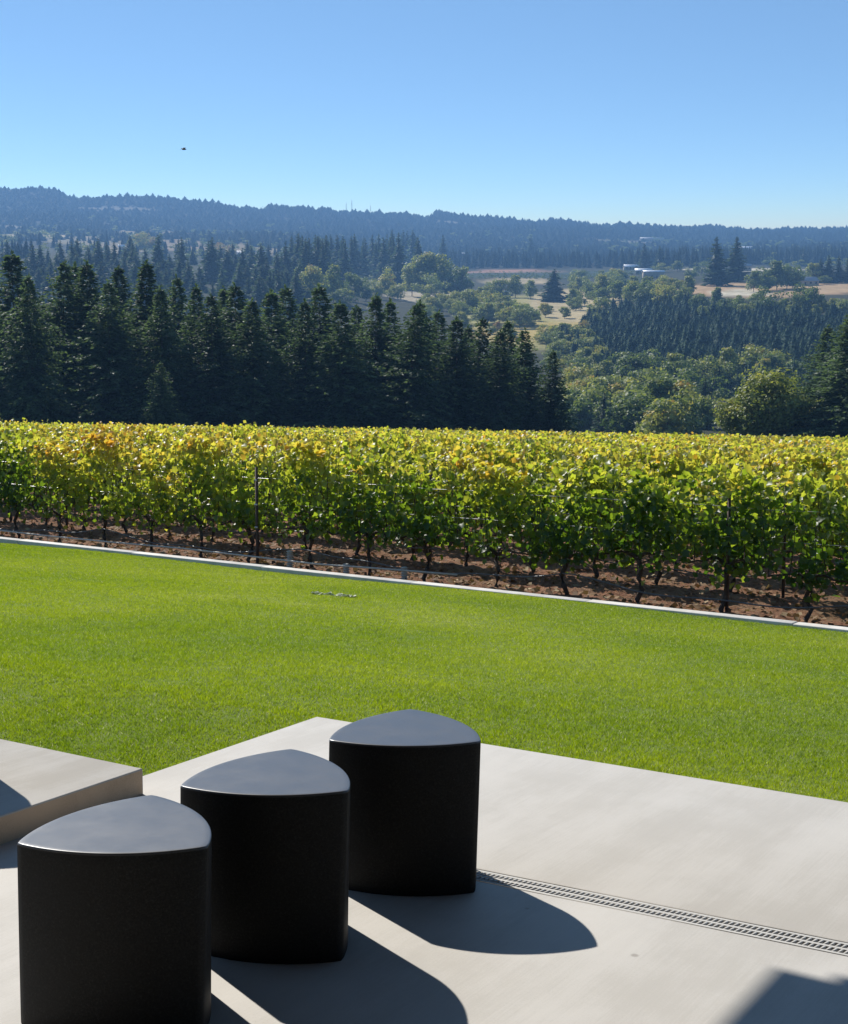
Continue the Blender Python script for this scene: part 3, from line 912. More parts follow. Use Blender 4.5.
# ------------------------------------------------------------------ trees
def conifer_mesh(seed, whorls, per, nside, ragged=.25, wide=.2, core=.62):
    """unit tree: height 1, crown radius about `wide`; leafy sprays on drooping boughs"""
    r = np.random.default_rng(seed)
    V = []; Fq = []; tint = []
    def spray(p, d, up, l, wd, t):
        up = up + np.cross(d, up) * r.normal(0, .9); up /= np.linalg.norm(up); side = np.cross(d, up); side /= np.linalg.norm(side) + 1e-9; up = np.cross(side, d)
        i = len(V)
        V.extend([p - side * wd * .2, p + d * l * .45 - side * wd * .5 - up * wd * .15, p + d * l, p + d * l * .45 + side * wd * .5 - up * wd * .15])
        Fq.append((i, i + 1, i + 2, i + 3)); tint.extend([t] * 4)
    nk = max(5, whorls // 3)
    skirts = []
    for w_ in range(nk):
        t0 = w_ / nk; z1 = .06 + .93 * min(1, (w_ + 1.5) / nk); z0 = .04 + .93 * t0
        R0 = core * wide * (1 - t0) ** 1.15 * (.75 if w_ == 0 else 1)
        if R0 <= 0: continue
        ns = 12; i0 = len(V); ph = r.uniform(0, 6)
        V.append(np.array([0, 0, z1])); tint.append(.42)
        for k in range(ns):
            rr = R0 * (r.uniform(.95, 1.2) if k % 2 else r.uniform(.5, .75))
            an = ph + 2 * PI * k / ns
            V.append(np.array([rr * math.cos(an), rr * math.sin(an), z0 + r.uniform(-.03, .02) * (1 if k % 2 else -1)])); tint.append(np.clip(r.normal(.38, .1), 0, 1))
        for k in range(ns):
            a1, a2 = i0 + 1 + k, i0 + 1 + (k + 1) % ns
            skirts.append((i0, a1, a2, a2))
    for w_ in range(whorls):
        t = (w_ + r.uniform(-.3, .3)) / whorls
        t = min(max(t, 0.01), .985)
        z = .05 + .94 * t
        R = wide * (1 - t) ** 1.02 * (1 - .35 * max(0, .18 - t) / .18) + .006
        for k in range(per):
            L = R * r.uniform(1 - ragged * 1.4, 1 + ragged * .5)
            if r.random() < .10: L *= .5
            elif r.random() < .16: L *= 1.3
            an = r.uniform(0, 2 * PI)
            droop = r.uniform(-.10, .40) * (1 - t * 1.5) - .55 * max(0, t - .55)
            d = np.array([math.cos(an), math.sin(an), -droop + .12 * t]); d /= np.linalg.norm(d)
            up = np.array([0, 0, 1.0])
            base = np.array([0, 0, min(.985, z + r.uniform(-.8, .8) * .94 / whorls)])
            L *= min(1.0, (1.0 - base[2]) / max(1e-3, 1 - z) + .1)
            steps = max(2, int(nside * (.4 + .6 * (1 - t))))
            bt = r.normal(.5, .14)
            for s in range(steps):
                f = (s + .6) / steps
                p = base + d * L * f * .9 + np.array([0, 0, .03 * wide * math.sin(f * 3) + r.normal(0, .004)])
                sz = (.075 + .045 * (1 - f)) * (.10 + .90 * (1 - t) ** .8) * wide / .2 * r.uniform(.7, 1.3)
                for sg in (-1, 1):
                    ang = an + sg * r.uniform(.35, .95)
                    dd = np.array([math.cos(ang), math.sin(ang), r.uniform(-.5, .15) + .9 * max(0, t - .5)]); dd /= np.linalg.norm(dd)
                    spray(p, dd, up, sz, sz * .55, np.clip(bt + .22 * (f - .5) + .15 * (t - .4) + r.normal(0, .08), 0, 1))
            spray(base + d * L * .8, d, up, .07 * wide / .2 * (.25 + .75 * (1 - t)), .026 * wide / .2 * (.25 + .75 * (1 - t)), np.clip(bt + .2, 0, 1))
    for k in range(4):
        spray(np.array([0, 0, .945]), np.array([r.normal(0, .1), r.normal(0, .1), 1.0]), np.array([1.0, 0, 0]), .055, .014, .65)
    Ft = np.array([f[:3] for f in skirts]) if skirts else np.zeros((0, 3), int)
    V = np.array(V); Fq = np.array(Fq)
    Ft2 = np.concatenate([Fq[:, [0, 1, 2]], Fq[:, [0, 2, 3]], Ft])
    return V, Ft2, np.array(tint)


def trunk_mesh(h=.98, r0=.013, limbs=None):
    mb = MB(); mb.tube([(0, 0, -.04), (0.002, 0, h * .3), (-.002, .001, h * .65), (0, 0, h)], [r0, r0 * .8, r0 * .5, r0 * .12], 7)
    if limbs:
        for l in limbs: mb.tube(*l)
    return mb.mesh('trunk', M['bark'], smooth=True)


def broad_mesh(seed, ncl, nl, leaf, spread=1.0, low=.12, columnar=1.0):
    """unit tree: height 1, crown of leaf clumps round limbs with gaps between"""
    r = np.random.default_rng(seed)
    V = []; tint = []; cents = []
    for k in range(ncl):
        for _ in range(30):
            p = r.uniform(-1, 1, 3)
            if np.linalg.norm(p) < 1 and np.linalg.norm(p) > .35: break
        z = .53 + p[2] * .43
        wz = 1 - .35 * max(0, p[2])
        cents.append((p[0] * .36 * spread * wz, p[1] * .36 * spread * wz, z))
    cents = np.array(cents); cents[:, 2] = np.maximum(cents[:, 2], low + .06)
    allc, allt, bias, sizes = [], [], [], []
    for c in cents:
        rr = r.uniform(.10, .165) * (.6 + .4 * spread)
        ct = r.normal(.5, .07)
        d = r.normal(0, 1, (nl, 3)); d /= np.linalg.norm(d, axis=1, keepdims=True)
        rad_ = rr * r.uniform(.45, 1.08, (nl, 1))
        p = c + d * rad_ * np.array([1.15, 1.15, .8])
        allc.append(p); bias.append(d * 1.1 + np.array([0, 0, .5]))
        allt.append(np.clip(ct + .10 * d[:, 2] + r.normal(0, .07, nl), 0, 1)); sizes.append(r.uniform(.6, 1.4, nl) * leaf)
    Vv, f, tn = leaves(np.concatenate(allc), np.concatenate(sizes), np.concatenate(allt), True, np.concatenate(bias))
    limbs = []
    for c in cents[:: max(1, ncl // 9)]:
        m_ = (c[0] * .35, c[1] * .35, .25 + .35 * (c[2] - .25))
        limbs.append(([(0, 0, .16 + .1 * random.random()), m_, tuple(c)], [.013, .009, .003], 5))
    return Vv, f, tn, limbs


def fir_mesh(seed, nb, wide):
    """a big open-grown fir: boughs all up the stem, uneven in length, hung with narrow drooping twig sprays"""
    r = np.random.default_rng(seed)
    ph = r.uniform(0, 6.28, 6)
    P0, D0, L0, T0, A0 = [], [], [], [], []
    for k in range(nb):
        t = r.random() ** 1.15
        z = .05 + .93 * t
        an = r.uniform(0, 2 * PI)
        lob = 1 + .22 * math.sin(2 * an + ph[0] + 9 * t) + .16 * math.sin(3 * an + ph[1] - 14 * t) + .14 * math.sin(an + ph[2] + 25 * t)
        R = wide * lob * (min(1, (1 - t) / .80) ** .82) * (.75 + .25 * min(1, t / .15)) * r.choice([1, 1, 1, .8, .6, 1.18]) + .008
        rise = -.22 + .75 * t ** 2 + r.normal(0, .10)
        d = np.array([math.cos(an), math.sin(an), rise]); d /= np.linalg.norm(d)
        bt = r.normal(.47, .13)
        st = max(2, int(R / wide * 9))
        for s_ in range(st):
            f = (s_ + r.uniform(.2, 1)) / st
            p = np.array([0, 0, z]) + d * R * f + np.array([0, 0, -.10 * R * f * f])
            for sg in (-1, 1, 0):
                ang = an + sg * r.uniform(.4, 1.2) + r.normal(0, .15)
                dd = np.array([math.cos(ang), math.sin(ang), r.uniform(-.75, .15) + .8 * max(0, t - .6)]); dd /= np.linalg.norm(dd)
                P0.append(p + r.normal(0, .003, 3)); D0.append(dd)
                L0.append(r.uniform(.022, .046) * (.48 + .52 * (1 - t)) * (1.25 - .5 * f)); T0.append(np.clip(bt + .22 * (f - .6) + .12 * (t - .4) + r.normal(0, .09), 0, 1))
    for k in range(10):
        P0.append(np.array([0, 0, .95 + .005 * k])); D0.append(np.array([r.normal(0, .25), r.normal(0, .25), 1.0])); L0.append(.022); T0.append(.62)
    P0, D0, L0, T0 = np.array(P0), np.array(D0), np.array(L0)[:, None], np.array(T0)
    S0 = np.cross(D0, r.normal(0, 1, D0.shape)); S0 /= np.linalg.norm(S0, axis=1, keepdims=True)
    V = np.stack([P0, P0 + D0 * L0 * .5 - S0 * L0 * .24, P0 + D0 * L0, P0 + D0 * L0 * .5 + S0 * L0 * .24], 1).reshape(-1, 3)
    n = len(P0); F = (np.array([0, 1, 2, 3])[None] + 4 * np.arange(n)[:, None])
    return V, F, np.repeat(T0, 4)


CON = []        # detailed firs for the near grove
for s in range(9):
    V, Fq, tn = fir_mesh(100 + s, 860, [.20, .235, .185, .22, .20, .25, .17, .21, .23][s])
    CON.append((trunk_mesh(.9, .008), mesh_np('crown', V, [Fq], M['needle'], tint=tn)))
CMID = []       # lighter firs for the middle distance
for s in range(6):
    V, Fq, tn = conifer_mesh(200 + s, 20, 8, 3, .34, [.22, .25, .28, .21, .26, .23][s], .6)
    CMID.append((trunk_mesh(), mesh_np('crown', V, [Fq], M['needle'], tint=tn), (V, Fq, tn)))
BRO = []
for s in range(7):
    V, f, tn, lm = broad_mesh(300 + s, [26, 30, 22, 28, 34, 24, 20][s], 85, .052, [1.0, 1.15, .85, 1.25, 1.4, .75, 1.6][s])
    BRO.append((trunk_mesh(.6, .02, lm), mesh_np('crown', V, [f], M['broad'], tint=tn), (V, f, tn)))
V, f, tn, lm = broad_mesh(400, 60, 330, .030, 1.30, .02)
BIG = (trunk_mesh(.6, .022, lm), mesh_np('crown', V, [f], M['broad'], tint=tn))

def tree(name, protos, u, Y, h, wf, hue, label, cat, group, rz=None):
    x, y, z = gp(u, Y)
    e = empty(name, (x, y, z - .3), random.uniform(0, 2 * PI) if rz is None else rz)
    e.scale = (h * wf, h * wf, h)
    tag(e, label, cat, group)
    p = random.choice(protos) if isinstance(protos, list) else protos
    obj('trunk', p[0], e)
    c = obj('crown', p[1], e); c.color = (hue, .5, .5, 1)
    e.rotation_euler = (random.gauss(0, .018), random.gauss(0, .018), e.rotation_euler[2])
    return e

def by_top(u, Y, ytop):
    """height so that the tree reaches picture height ytop from its real ground"""
    x, y, z = gp(u, Y)
    return CAMZ - Y * (ytop - HOR) / FH - z + .3

# dark fir grove behind the vineyard
GR = [(-62, 262, 190), (-40, 256, 176), (-14, 268, 172), (15, 253, 182), (33, 276, 165), (60, 262, 176), (74, 265, 196), (90, 263, 178), (108, 282, 170), (125, 267, 190), (144, 263, 176), (163, 287, 168),
      (182, 277, 186), (195, 286, 174), (213, 295, 169), (224, 288, 196), (234, 285, 178), (252, 300, 170), (270, 291, 182), (288, 287, 190), (306, 300, 172), (325, 286, 180), (345, 302, 170),
      (358, 306, 186), (374, 295, 178), (392, 300, 185), (405, 304, 172), (419, 302, 180), (436, 311, 188), (455, 318, 174), (470, 326, 184), (481, 318, 180), (497, 330, 172), (507, 321, 184), (525, 329, 178), (552, 350, 172)]
GR.sort()
for i, (u, yt, Y) in enumerate(GR):
    u_edge = u < 4
    lab = 'dark fir off the left edge of the grove behind the vines' if u_edge else 'tall dark fir, ' + ordn(i - 2) + ' from the left in the grove behind the vines'
    if i == len(GR) - 1: lab = 'slim shorter dark fir at the right end of the grove behind the vines'
    tree('fir_tree', CON, u, Y, by_top(u, Y, yt), random.uniform(1.15, 1.7) if u < 540 else 1.25, random.uniform(.48, .78), lab, 'fir tree', 'firs of the dark grove')
# lower fill row in the grove's depth
k = 0
for u in np.arange(-60, 545, 21):
    k += 1
    Y = random.uniform(196, 214)
    tree('fir_tree', CON, u + random.uniform(-6, 6), Y, by_top(u, Y, np.interp(u, [0, 300, 540], [300, 325, 362]) + random.uniform(-8, 14)), random.uniform(1.1, 1.5), random.uniform(.25, .42),
         'dark fir standing deep inside the grove, mostly hidden by taller firs', 'fir tree', 'firs deep inside the grove')
tree('fir_tree', CON, 160, 160, by_top(160, 160, 362), 1.3, .78, 'small pale green fir standing before the dark grove', 'fir tree', 'firs of the dark grove')

for u in (-300, -262, -228, -196, -168, -138, -112, -86):
    Y = random.uniform(172, 196)
    tree('fir_tree', CON, u, Y, by_top(u, Y, random.uniform(252, 275)), random.uniform(1.2, 1.7), random.uniform(.48, .75), 'dark fir of the grove beyond the left edge of the picture', 'fir tree', 'grove firs beyond the left edge')
for u in (935, 972, 1012, 1060, 1104, 1150, 1205):
    Y = random.uniform(176, 215)
    tree('fir_tree', CON, u, Y, by_top(u, Y, random.uniform(296, 345)), random.uniform(1.3, 1.9), random.uniform(.5, .8), 'dark conifer beyond the right edge of the picture', 'fir tree', 'conifers beyond the right edge')

# right edge: large conifers and the broad pale tree
tree('fir_tree', CON, 848, 178, by_top(848, 178, 312), 1.9, .85, 'large dark green conifer cut by the right edge of the picture', 'fir tree', 'conifers by the right edge')
tree('fir_tree', CON, 905, 185, by_top(905, 185, 296), 1.9, .7, 'tall conifer beyond the right edge of the picture', 'fir tree', 'conifers by the right edge')
tree('fir_tree', CON, 826, 196, by_top(826, 196, 326), 1.6, .72, 'dark conifer left of the large one on the right edge', 'fir tree', 'conifers by the right edge')
tree('broadleaf_tree', BIG, 770, 182, by_top(770, 182, 370), 1.22, .54, 'broad leafy tree with pale glossy leaves right behind the vineyard', 'tree', None)

# helper to strew trees along image-space bearings on the real land
def strew(name, protos, pts, hm, wf, hue, labf, cat, group, lo=300):
    pts = sorted(pts)
    for i, (u, ybase) in enumerate(pts):
        Y = y_at(u, ybase, lo)
        tree(name, protos, u, Y, random.uniform(*hm), random.uniform(*wf), random.uniform(*hue), labf(i), cat, group)

# firs beyond the grove, left
pts = [(random.uniform(-40, 300), random.uniform(266, 325)) for _ in range(150)]
strew('fir_tree', CMID, pts, (17, 27), (1.25, 1.9), (.40, .62), lambda i: 'bluish fir in the hazy wood rising behind the dark grove', 'fir tree', 'firs of the hazy wood behind the grove')
for i, (u, yb, yt) in enumerate([(75, 285, 243), (100, 285, 240), (118, 283, 243), (160, 285, 236), (184, 285, 239), (213, 285, 239), (28, 285, 258), (134, 284, 244), (243, 290, 249), (262, 290, 245)]):
    Y = y_at(u, yb)
    tree('fir_tree', CMID, u, Y, by_top(u, Y, yt), 1.35, .45, 'tall pointed fir standing above the hazy wood, ' + ordn([28, 75, 100, 118, 134, 160, 184, 213, 243, 262].index(u) + 1) + ' from the left', 'fir tree', 'tall firs above the hazy wood')
# block of firs in the middle
pts = [(u + random.uniform(-4, 4), random.uniform(268, 285)) for u in np.arange(284, 346, 5)] + [(u + random.uniform(-3, 3), random.uniform(266, 280)) for u in np.arange(346, 422, 4.5)] + [(random.uniform(290, 420), random.uniform(276, 290)) for _ in range(16)]
pts.sort()
for i, (u, yb) in enumerate(pts):
    Y = y_at(u, yb)
    yt = (236 if u < 384 else 232) + random.uniform(-2, 8)
    tree('fir_tree', CMID, u, Y, by_top(u, Y, yt), random.uniform(.9, 1.25), random.uniform(.34, .5), 'fir in the dense dark blue block above the fields', 'fir tree', 'firs of the dark blue block')

# landmark trees, each at its own place on the land
def lm_(name, protos, u, yb, yt, wf, hue, label, cat='tree', group=None):
    Y = y_at(u, yb)
    tree(name, protos, u, Y, by_top(u, Y, yt), wf, hue, label, cat, group)
lm_('fir_tree', CMID, 715, 287, 238, 1.7, .40, 'dark tall fir on the right hillside, left one of the pair', 'fir tree', 'pair of tall firs')
lm_('fir_tree', CMID, 733, 283, 238, 1.75, .40, 'dark tall fir on the right hillside, right one of the pair', 'fir tree', 'pair of tall firs')
lm_('fir_tree', CMID, 553, 303, 270, 1.9, .36, 'lone dark fir standing in the valley fields', 'fir tree')
lm_('fir_tree', CMID, 443, 272, 236, 1.2, .36, 'dark fir rising just behind the round green trees', 'fir tree')
lm_('fir_tree', CMID, 530, 262, 237, 1.2, .38, 'single dark fir above the distant tree belt', 'fir tree')
lm_('fir_tree', CMID, 500, 262, 247, 1.3, .38, 'small dark fir above the left of the distant tree belt', 'fir tree')
lm_('fir_tree', CMID, 643, 271, 245, 1.4, .38, 'dark fir beside the white roofs, taller left one', 'fir tree')
lm_('fir_tree', CMID, 658, 271, 247, 1.3, .38, 'dark fir beside the white roofs, slightly shorter right one', 'fir tree')
for i, (u, yb, yt) in enumerate([(818, 284, 260), (826, 284, 256), (836, 284, 257), (846, 284, 258), (801, 268, 248), (828, 262, 246)]):
    lm_('fir_tree', CMID, u, yb, yt, 1.6, .36, 'dark conifer in the cluster at the right end of the tan field', 'fir tree', 'conifers at the tan field')
for i, (u, yb, yt, w_, hue) in enumerate([(412, 297, 264, 1.0, .60), (424, 298, 252, .95, .56), (436, 298, 250, .95, .52), (448, 298, 256, 1.0, .44), (460, 299, 266, .95, .34), (430, 300, 274, 1.2, .50)]):
    lm_('broadleaf_tree', BRO, u, yb, yt, w_, hue, 'round green tree in the big clump above the pale field, ' + ['leftmost and lightest', 'second from left', 'tallest', 'third from right', 'darkest and rightmost', 'low one in front'][i], 'tree', 'big round green clump')
for i, (u, yb, yt, w_, hue, ds) in enumerate([(302, 300, 268, .8, .58, 'pale yellow green'), (313, 303, 264, .8, .64, 'yellow green'), (334, 304, 266, .9, .52, 'grey green'), (352, 302, 272, .8, .36, 'dark blue green'),
                                              (366, 302, 276, .8, .36, 'blue green'), (388, 299, 266, .9, .72, 'bright yellow'), (378, 300, 278, .9, .64, 'olive yellow'), (398, 302, 284, 1.3, .6, 'low olive'), (322, 306, 284, 1.2, .55, 'low grey'), (345, 308, 288, 1.3, .5, 'squat green')]):
    lm_('broadleaf_tree', BRO, u, yb, yt, w_, hue, ds + ' tree in the mixed clump between the fir block and the grove', 'tree', 'mixed clump left of the pale field')
ORCHARD = [(545, 318, 302, 1.4, .74, 'bright lime bush'), (564, 319, 306, 1.6, .54, 'round olive bush'), (497, 333, 322, 1.3, .92, 'orange bush'), (510, 333, 320, 1.2, .62, 'pale olive bush'),
        (545, 336, 324, 1.3, .70, 'yellowish bush'), (560, 337, 326, 1.2, .78, 'golden bush'), (586, 332, 320, 1.0, .84, 'golden yellow tree'), (540, 345, 332, 1.4, .62, 'low olive bush'), (565, 348, 334, 1.4, .60, 'pale green bush'),
        (488, 300, 281, 1.2, .56, 'wide olive tree'), (500, 299, 278, 1.2, .54, 'olive tree'), (515, 299, 276, 1.2, .52, 'dark olive tree'), (530, 300, 281, 1.2, .50, 'dusky olive tree'), (478, 305, 288, 1.1, .48, 'grey olive tree'),
        (455, 313, 290, 1.1, .62, 'wide light olive tree'), (470, 314, 288, 1.1, .60, 'light olive tree'), (442, 312, 293, 1.1, .58, 'light green tree'), (428, 314, 297, 1.0, .54, 'half hidden green tree'), (490, 315, 298, 1.2, .58, 'dull olive tree'), (508, 316, 300, 1.3, .52, 'grey green tree'),
        (525, 318, 303, 1.2, .48, 'brownish green tree'), (535, 322, 310, 1.1, .50, 'small dull tree'), (590, 300, 278, 1.0, .46, 'dull green tree'), (602, 303, 276, 1.0, .58, 'light olive tall tree'), (575, 312, 296, 1.0, .46, 'greyish tree'), (600, 320, 296, 1.1, .48, 'green hillside tree'), (585, 345, 328, 1.2, .5, 'grey green scrub tree')]
ORCH = [q_[0] + i * 1e-4 for i, q_ in enumerate(ORCHARD)]
for i, (u, yb, yt, w_, hue, ds) in enumerate(ORCHARD):
    lm_('broadleaf_tree', BRO, u, yb, yt, w_, hue, ds + ' in the valley fields, ' + ordn(sorted(ORCH).index(u + i * 1e-4) + 1) + ' from the left of that group', 'tree', 'orchard and bushes of the valley fields')
for i, (u, yb, yt, w_, hue, ds) in enumerate([(141, 254, 233, 1.0, .70, 'pale yellow'), (153, 254, 233, 1.1, .86, 'orange'), (162, 254, 235, .6, .40, 'dark green'), (226, 258, 244, 1.3, .9, 'russet orange'), (232, 260, 248, 1.2, .95, 'reddish'), (252, 256, 246, 1.3, .36, 'dark'), (60, 243, 234, 1.6, .34, 'dark hazy'), (12, 246, 236, 1.6, .34, 'small dark')]):
    lm_('broadleaf_tree', BRO, u, yb, yt, w_, hue, ds + ' broadleaf tree on the left slope below the ridge', 'tree', 'autumn trees on the left slope')
pts = [(random.uniform(462, 604), random.uniform(298, 346)) for _ in range(26)]
strew('broadleaf_tree', BRO, pts, (3.5, 8), (1.1, 1.8), (.42, .86), lambda i: 'small bush scattered over the valley fields', 'bush', 'small bushes of the valley fields')
pts = [(random.uniform(424, 522), random.uniform(306, 334)) for _ in range(24)]
strew('broadleaf_tree', BRO, pts, (8, 14), (1.0, 1.5), (.46, .68), lambda i: 'rounded olive tree in the valley just above the right part of the grove tops', 'tree', 'olive trees above the grove tops')
pts = [(random.uniform(548, 606), random.uniform(338, 384)) for _ in range(34)]
strew('broadleaf_tree', BRO, pts, (5, 10), (1.1, 1.6), (.42, .72), lambda i: 'low scrubby tree on the slope between the grove end and the plantation', 'tree', 'scrub on the slope beside the plantation')
# spreading dark trees and hedges by the tan field
for i, (u, yb, yt, w_, hue) in enumerate([(764, 292, 266, 1.3, .38), (775, 291, 262, 1.2, .34), (785, 290, 264, 1.3, .32), (793, 289, 265, 1.0, .32), (812, 284, 262, 1.1, .60), (803, 286, 272, 1.4, .4), (752, 293, 272, 1.2, .44), (822, 286, 276, 1.8, .34), (700, 276, 262, 1.6, .36), (676, 275, 262, 1.6, .46), (660, 276, 264, 1.6, .62), (690, 280, 268, 1.5, .40)]):
    lm_('broadleaf_tree', BRO, u, yb, yt, w_, hue, ('light green' if hue > .55 else 'dark spreading') + ' tree beside the tan field and the roofs', 'tree', 'trees beside the tan field')

# upper edge of the right hillside
pts = []; low_pts = []
for u in np.arange(576, 905, 8.5):
    if u > 690: low_pts.append((u + random.uniform(-4, 4), random.uniform(312, 323))); continue
    pts.append((u + random.uniform(-4, 4), random.uniform(302, 309)))
    pts.append((u + random.uniform(-4, 4), random.uniform(293, 300)))
for _ in range(16): pts.append((random.uniform(572, 618), random.uniform(284, 294)))
strew('broadleaf_tree', BRO, pts, (10, 17), (.95, 1.4), (.40, .70), lambda i: 'rounded tree in the band along the top of the conifer plantation', 'tree', 'trees along the top of the plantation')
strew('broadleaf_tree', BRO, low_pts, (8, 12), (1.0, 1.4), (.36, .60), lambda i: 'rounded tree between the tan field and the plantation', 'tree', 'trees between the tan field and the plantation')
for u, yb, yt in ((805, 318, 284), (770, 318, 287), (715, 310, 288), (740, 316, 296)):
    lm_('broadleaf_tree', BRO, u, yb, yt, 1.0, .30, 'large dark rounded tree at the upper right of the plantation', 'tree', 'large dark trees above the plantation')

# the slope's lower trees
pts = [(random.uniform(566, 800), random.uniform(378, 452)) for _ in range(145)]
pts.sort()
for i, (u, yb) in enumerate(pts):
    if 705 < u < 815 and yb > 398: continue
    Y = y_at(u, yb, 255)
    if random.random() < .26:
        tree('fir_tree', CMID, u, Y, random.uniform(9, 14), random.uniform(1.2, 1.7), random.uniform(.36, .5), 'small dark conifer among the leafy trees at the valley foot', 'fir tree', 'small conifers at the valley foot')
    else:
        tree('broadleaf_tree', BRO, u, Y, random.uniform(9, 15), random.uniform(.95, 1.3), random.choice([.24, .32, .40, .48, .55, .62, .28, .66]) + random.uniform(-.03, .03), 'leafy tree crowded among others at the valley foot', 'tree', 'leafy trees at the valley foot')

# ---- woods that read as one mass: the plantation, the belt and the far ridges
def wood(name, spots, base, hmul, mat, hue=(.3, .6)):
    Vs, Fs, Ts = [], [], []; off = 0
    for (x, y, z, h, wf) in spots:
        V, Fq, tn = base[random.randrange(len(base))]
        an = random.uniform(0, 2 * PI); c, s = math.cos(an), math.sin(an)
        X = (V[:, 0] * c - V[:, 1] * s) * h * wf + x; Yy = (V[:, 0] * s + V[:, 1] * c) * h * wf + y
        Vs.append(np.stack([X, Yy, V[:, 2] * h + z - .2], 1)); Fs.append(Fq + off); off += len(V)
        Ts.append(np.clip(tn + random.uniform(*hue) - .5, 0, 1))
    o = obj(name, mesh_np(name, np.concatenate(Vs), [np.concatenate(Fs)], mat, tint=np.concatenate(Ts)))
    o.color = (.5, .5, .5, 1)
    return tag(o, kind='stuff')

small = [conifer_mesh(500 + s, 12, 5, 2, .3, [.23, .26, .21, .24][s], .9) for s in range(4)]
tiny = []
for s in range(5):
    V, Fq, tn = conifer_mesh(600 + s, 4, 3, 1, .3, [.26, .3, .24, .28, .34][s], 1.0)
    tiny.append((V, Fq, tn))

sp = []
for _ in range(7000):
    u = random.uniform(560, 1240); yb = random.uniform(306, 402)
    lowlim = np.interp(u, [560, 600, 640, 700, 800, 900], [352, 376, 388, 396, 402, 402])
    toplim = np.interp(u, [560, 585, 620, 700, 800, 850], [345, 326, 309, 309, 318, 322])
    if not (toplim < yb < lowlim): continue
    Y = y_at(u, yb); x, y, z = gp(u, Y)
    sp.append((x, y, z, random.choice([1, 1, 1, .7, 1.35]) * random.uniform(5, 8), random.uniform(1.5, 2.4)))
wood('conifer_plantation', sp, small, 1, M['plantation'], (.40, .85))

sp = []
for _ in range(1400):
    u = random.uniform(440, 1300); yb = random.uniform(262, 270)
    if 700 < u: yb = random.uniform(262, 266)
    Y = y_at(u, yb); x, y, z = gp(u, Y)
    sp.append((x, y, z, random.uniform(14, 24), random.uniform(.9, 1.3)))
for _ in range(190):
    u = random.uniform(-80, 300); yb = random.uniform(240, 262)
    Y = y_at(u, yb); x, y, z = gp(u, Y)
    sp.append((x, y, z, random.uniform(10, 18), random.uniform(1, 1.6)))
wood('tree_belt', sp, small, 1, M['farcanopy'], (.4, .8))

sp = []
for _ in range(52000):
    Y = math.sqrt(random.uniform(2250 ** 2, 4350 ** 2)); u = random.uniform(-620, 1480)
    x, y, z = gp(u, Y)
    skip = False
    for (zu, zY, ru, rY, zc) in zones:
        if zY > 1600 and ((u - zu) / ru) ** 2 + ((Y - zY) / rY) ** 2 < 1.1: skip = True; break
    if skip and random.random() < .93: continue
    sp.append((x, y, z, random.uniform(5.5, 9) if random.random() < .88 else random.uniform(10, 16), random.uniform(2.6, 4.0)))
wood('far_forest', sp, tiny, 1, M['farcanopy'], (.30, .60))
rnd = [(BRO[i][2][0][: 4 * 400: 1], BRO[i][2][1][:800], BRO[i][2][2][:4 * 400]) for i in range(3)]
sp = []
for _ in range(420):
    u = random.uniform(-120, 960); Y = random.uniform(1500, 3300)
    x, y, z = gp(u, Y)
    if 430 < u < 700 and Y < 2200: continue
    sp.append((x, y, z, random.uniform(8, 16), random.uniform(1.2, 2.2)))
wood('far_scrub', sp, rnd, 1, M['broad'], (.25, .55))

sp = []
for row_ in range(7):
    yb = 275.2 + row_ * 1.1
    for k in range(34):
        u = 468 + k * 5.2 + random.uniform(-1.5, 1.5)
        if random.random() < .18: continue
        Y = y_at(u, yb); x, y, z = gp(u, Y)
        sp.append((x, y, z - .6, random.uniform(3.0, 5.5), random.uniform(1.6, 2.6)))
wood('distant_orchard', sp, [(b_[0][: 4 * 200], b_[1][:400], b_[2][: 4 * 200]) for b_ in rnd], 1, M['broad'], (.22, .42))

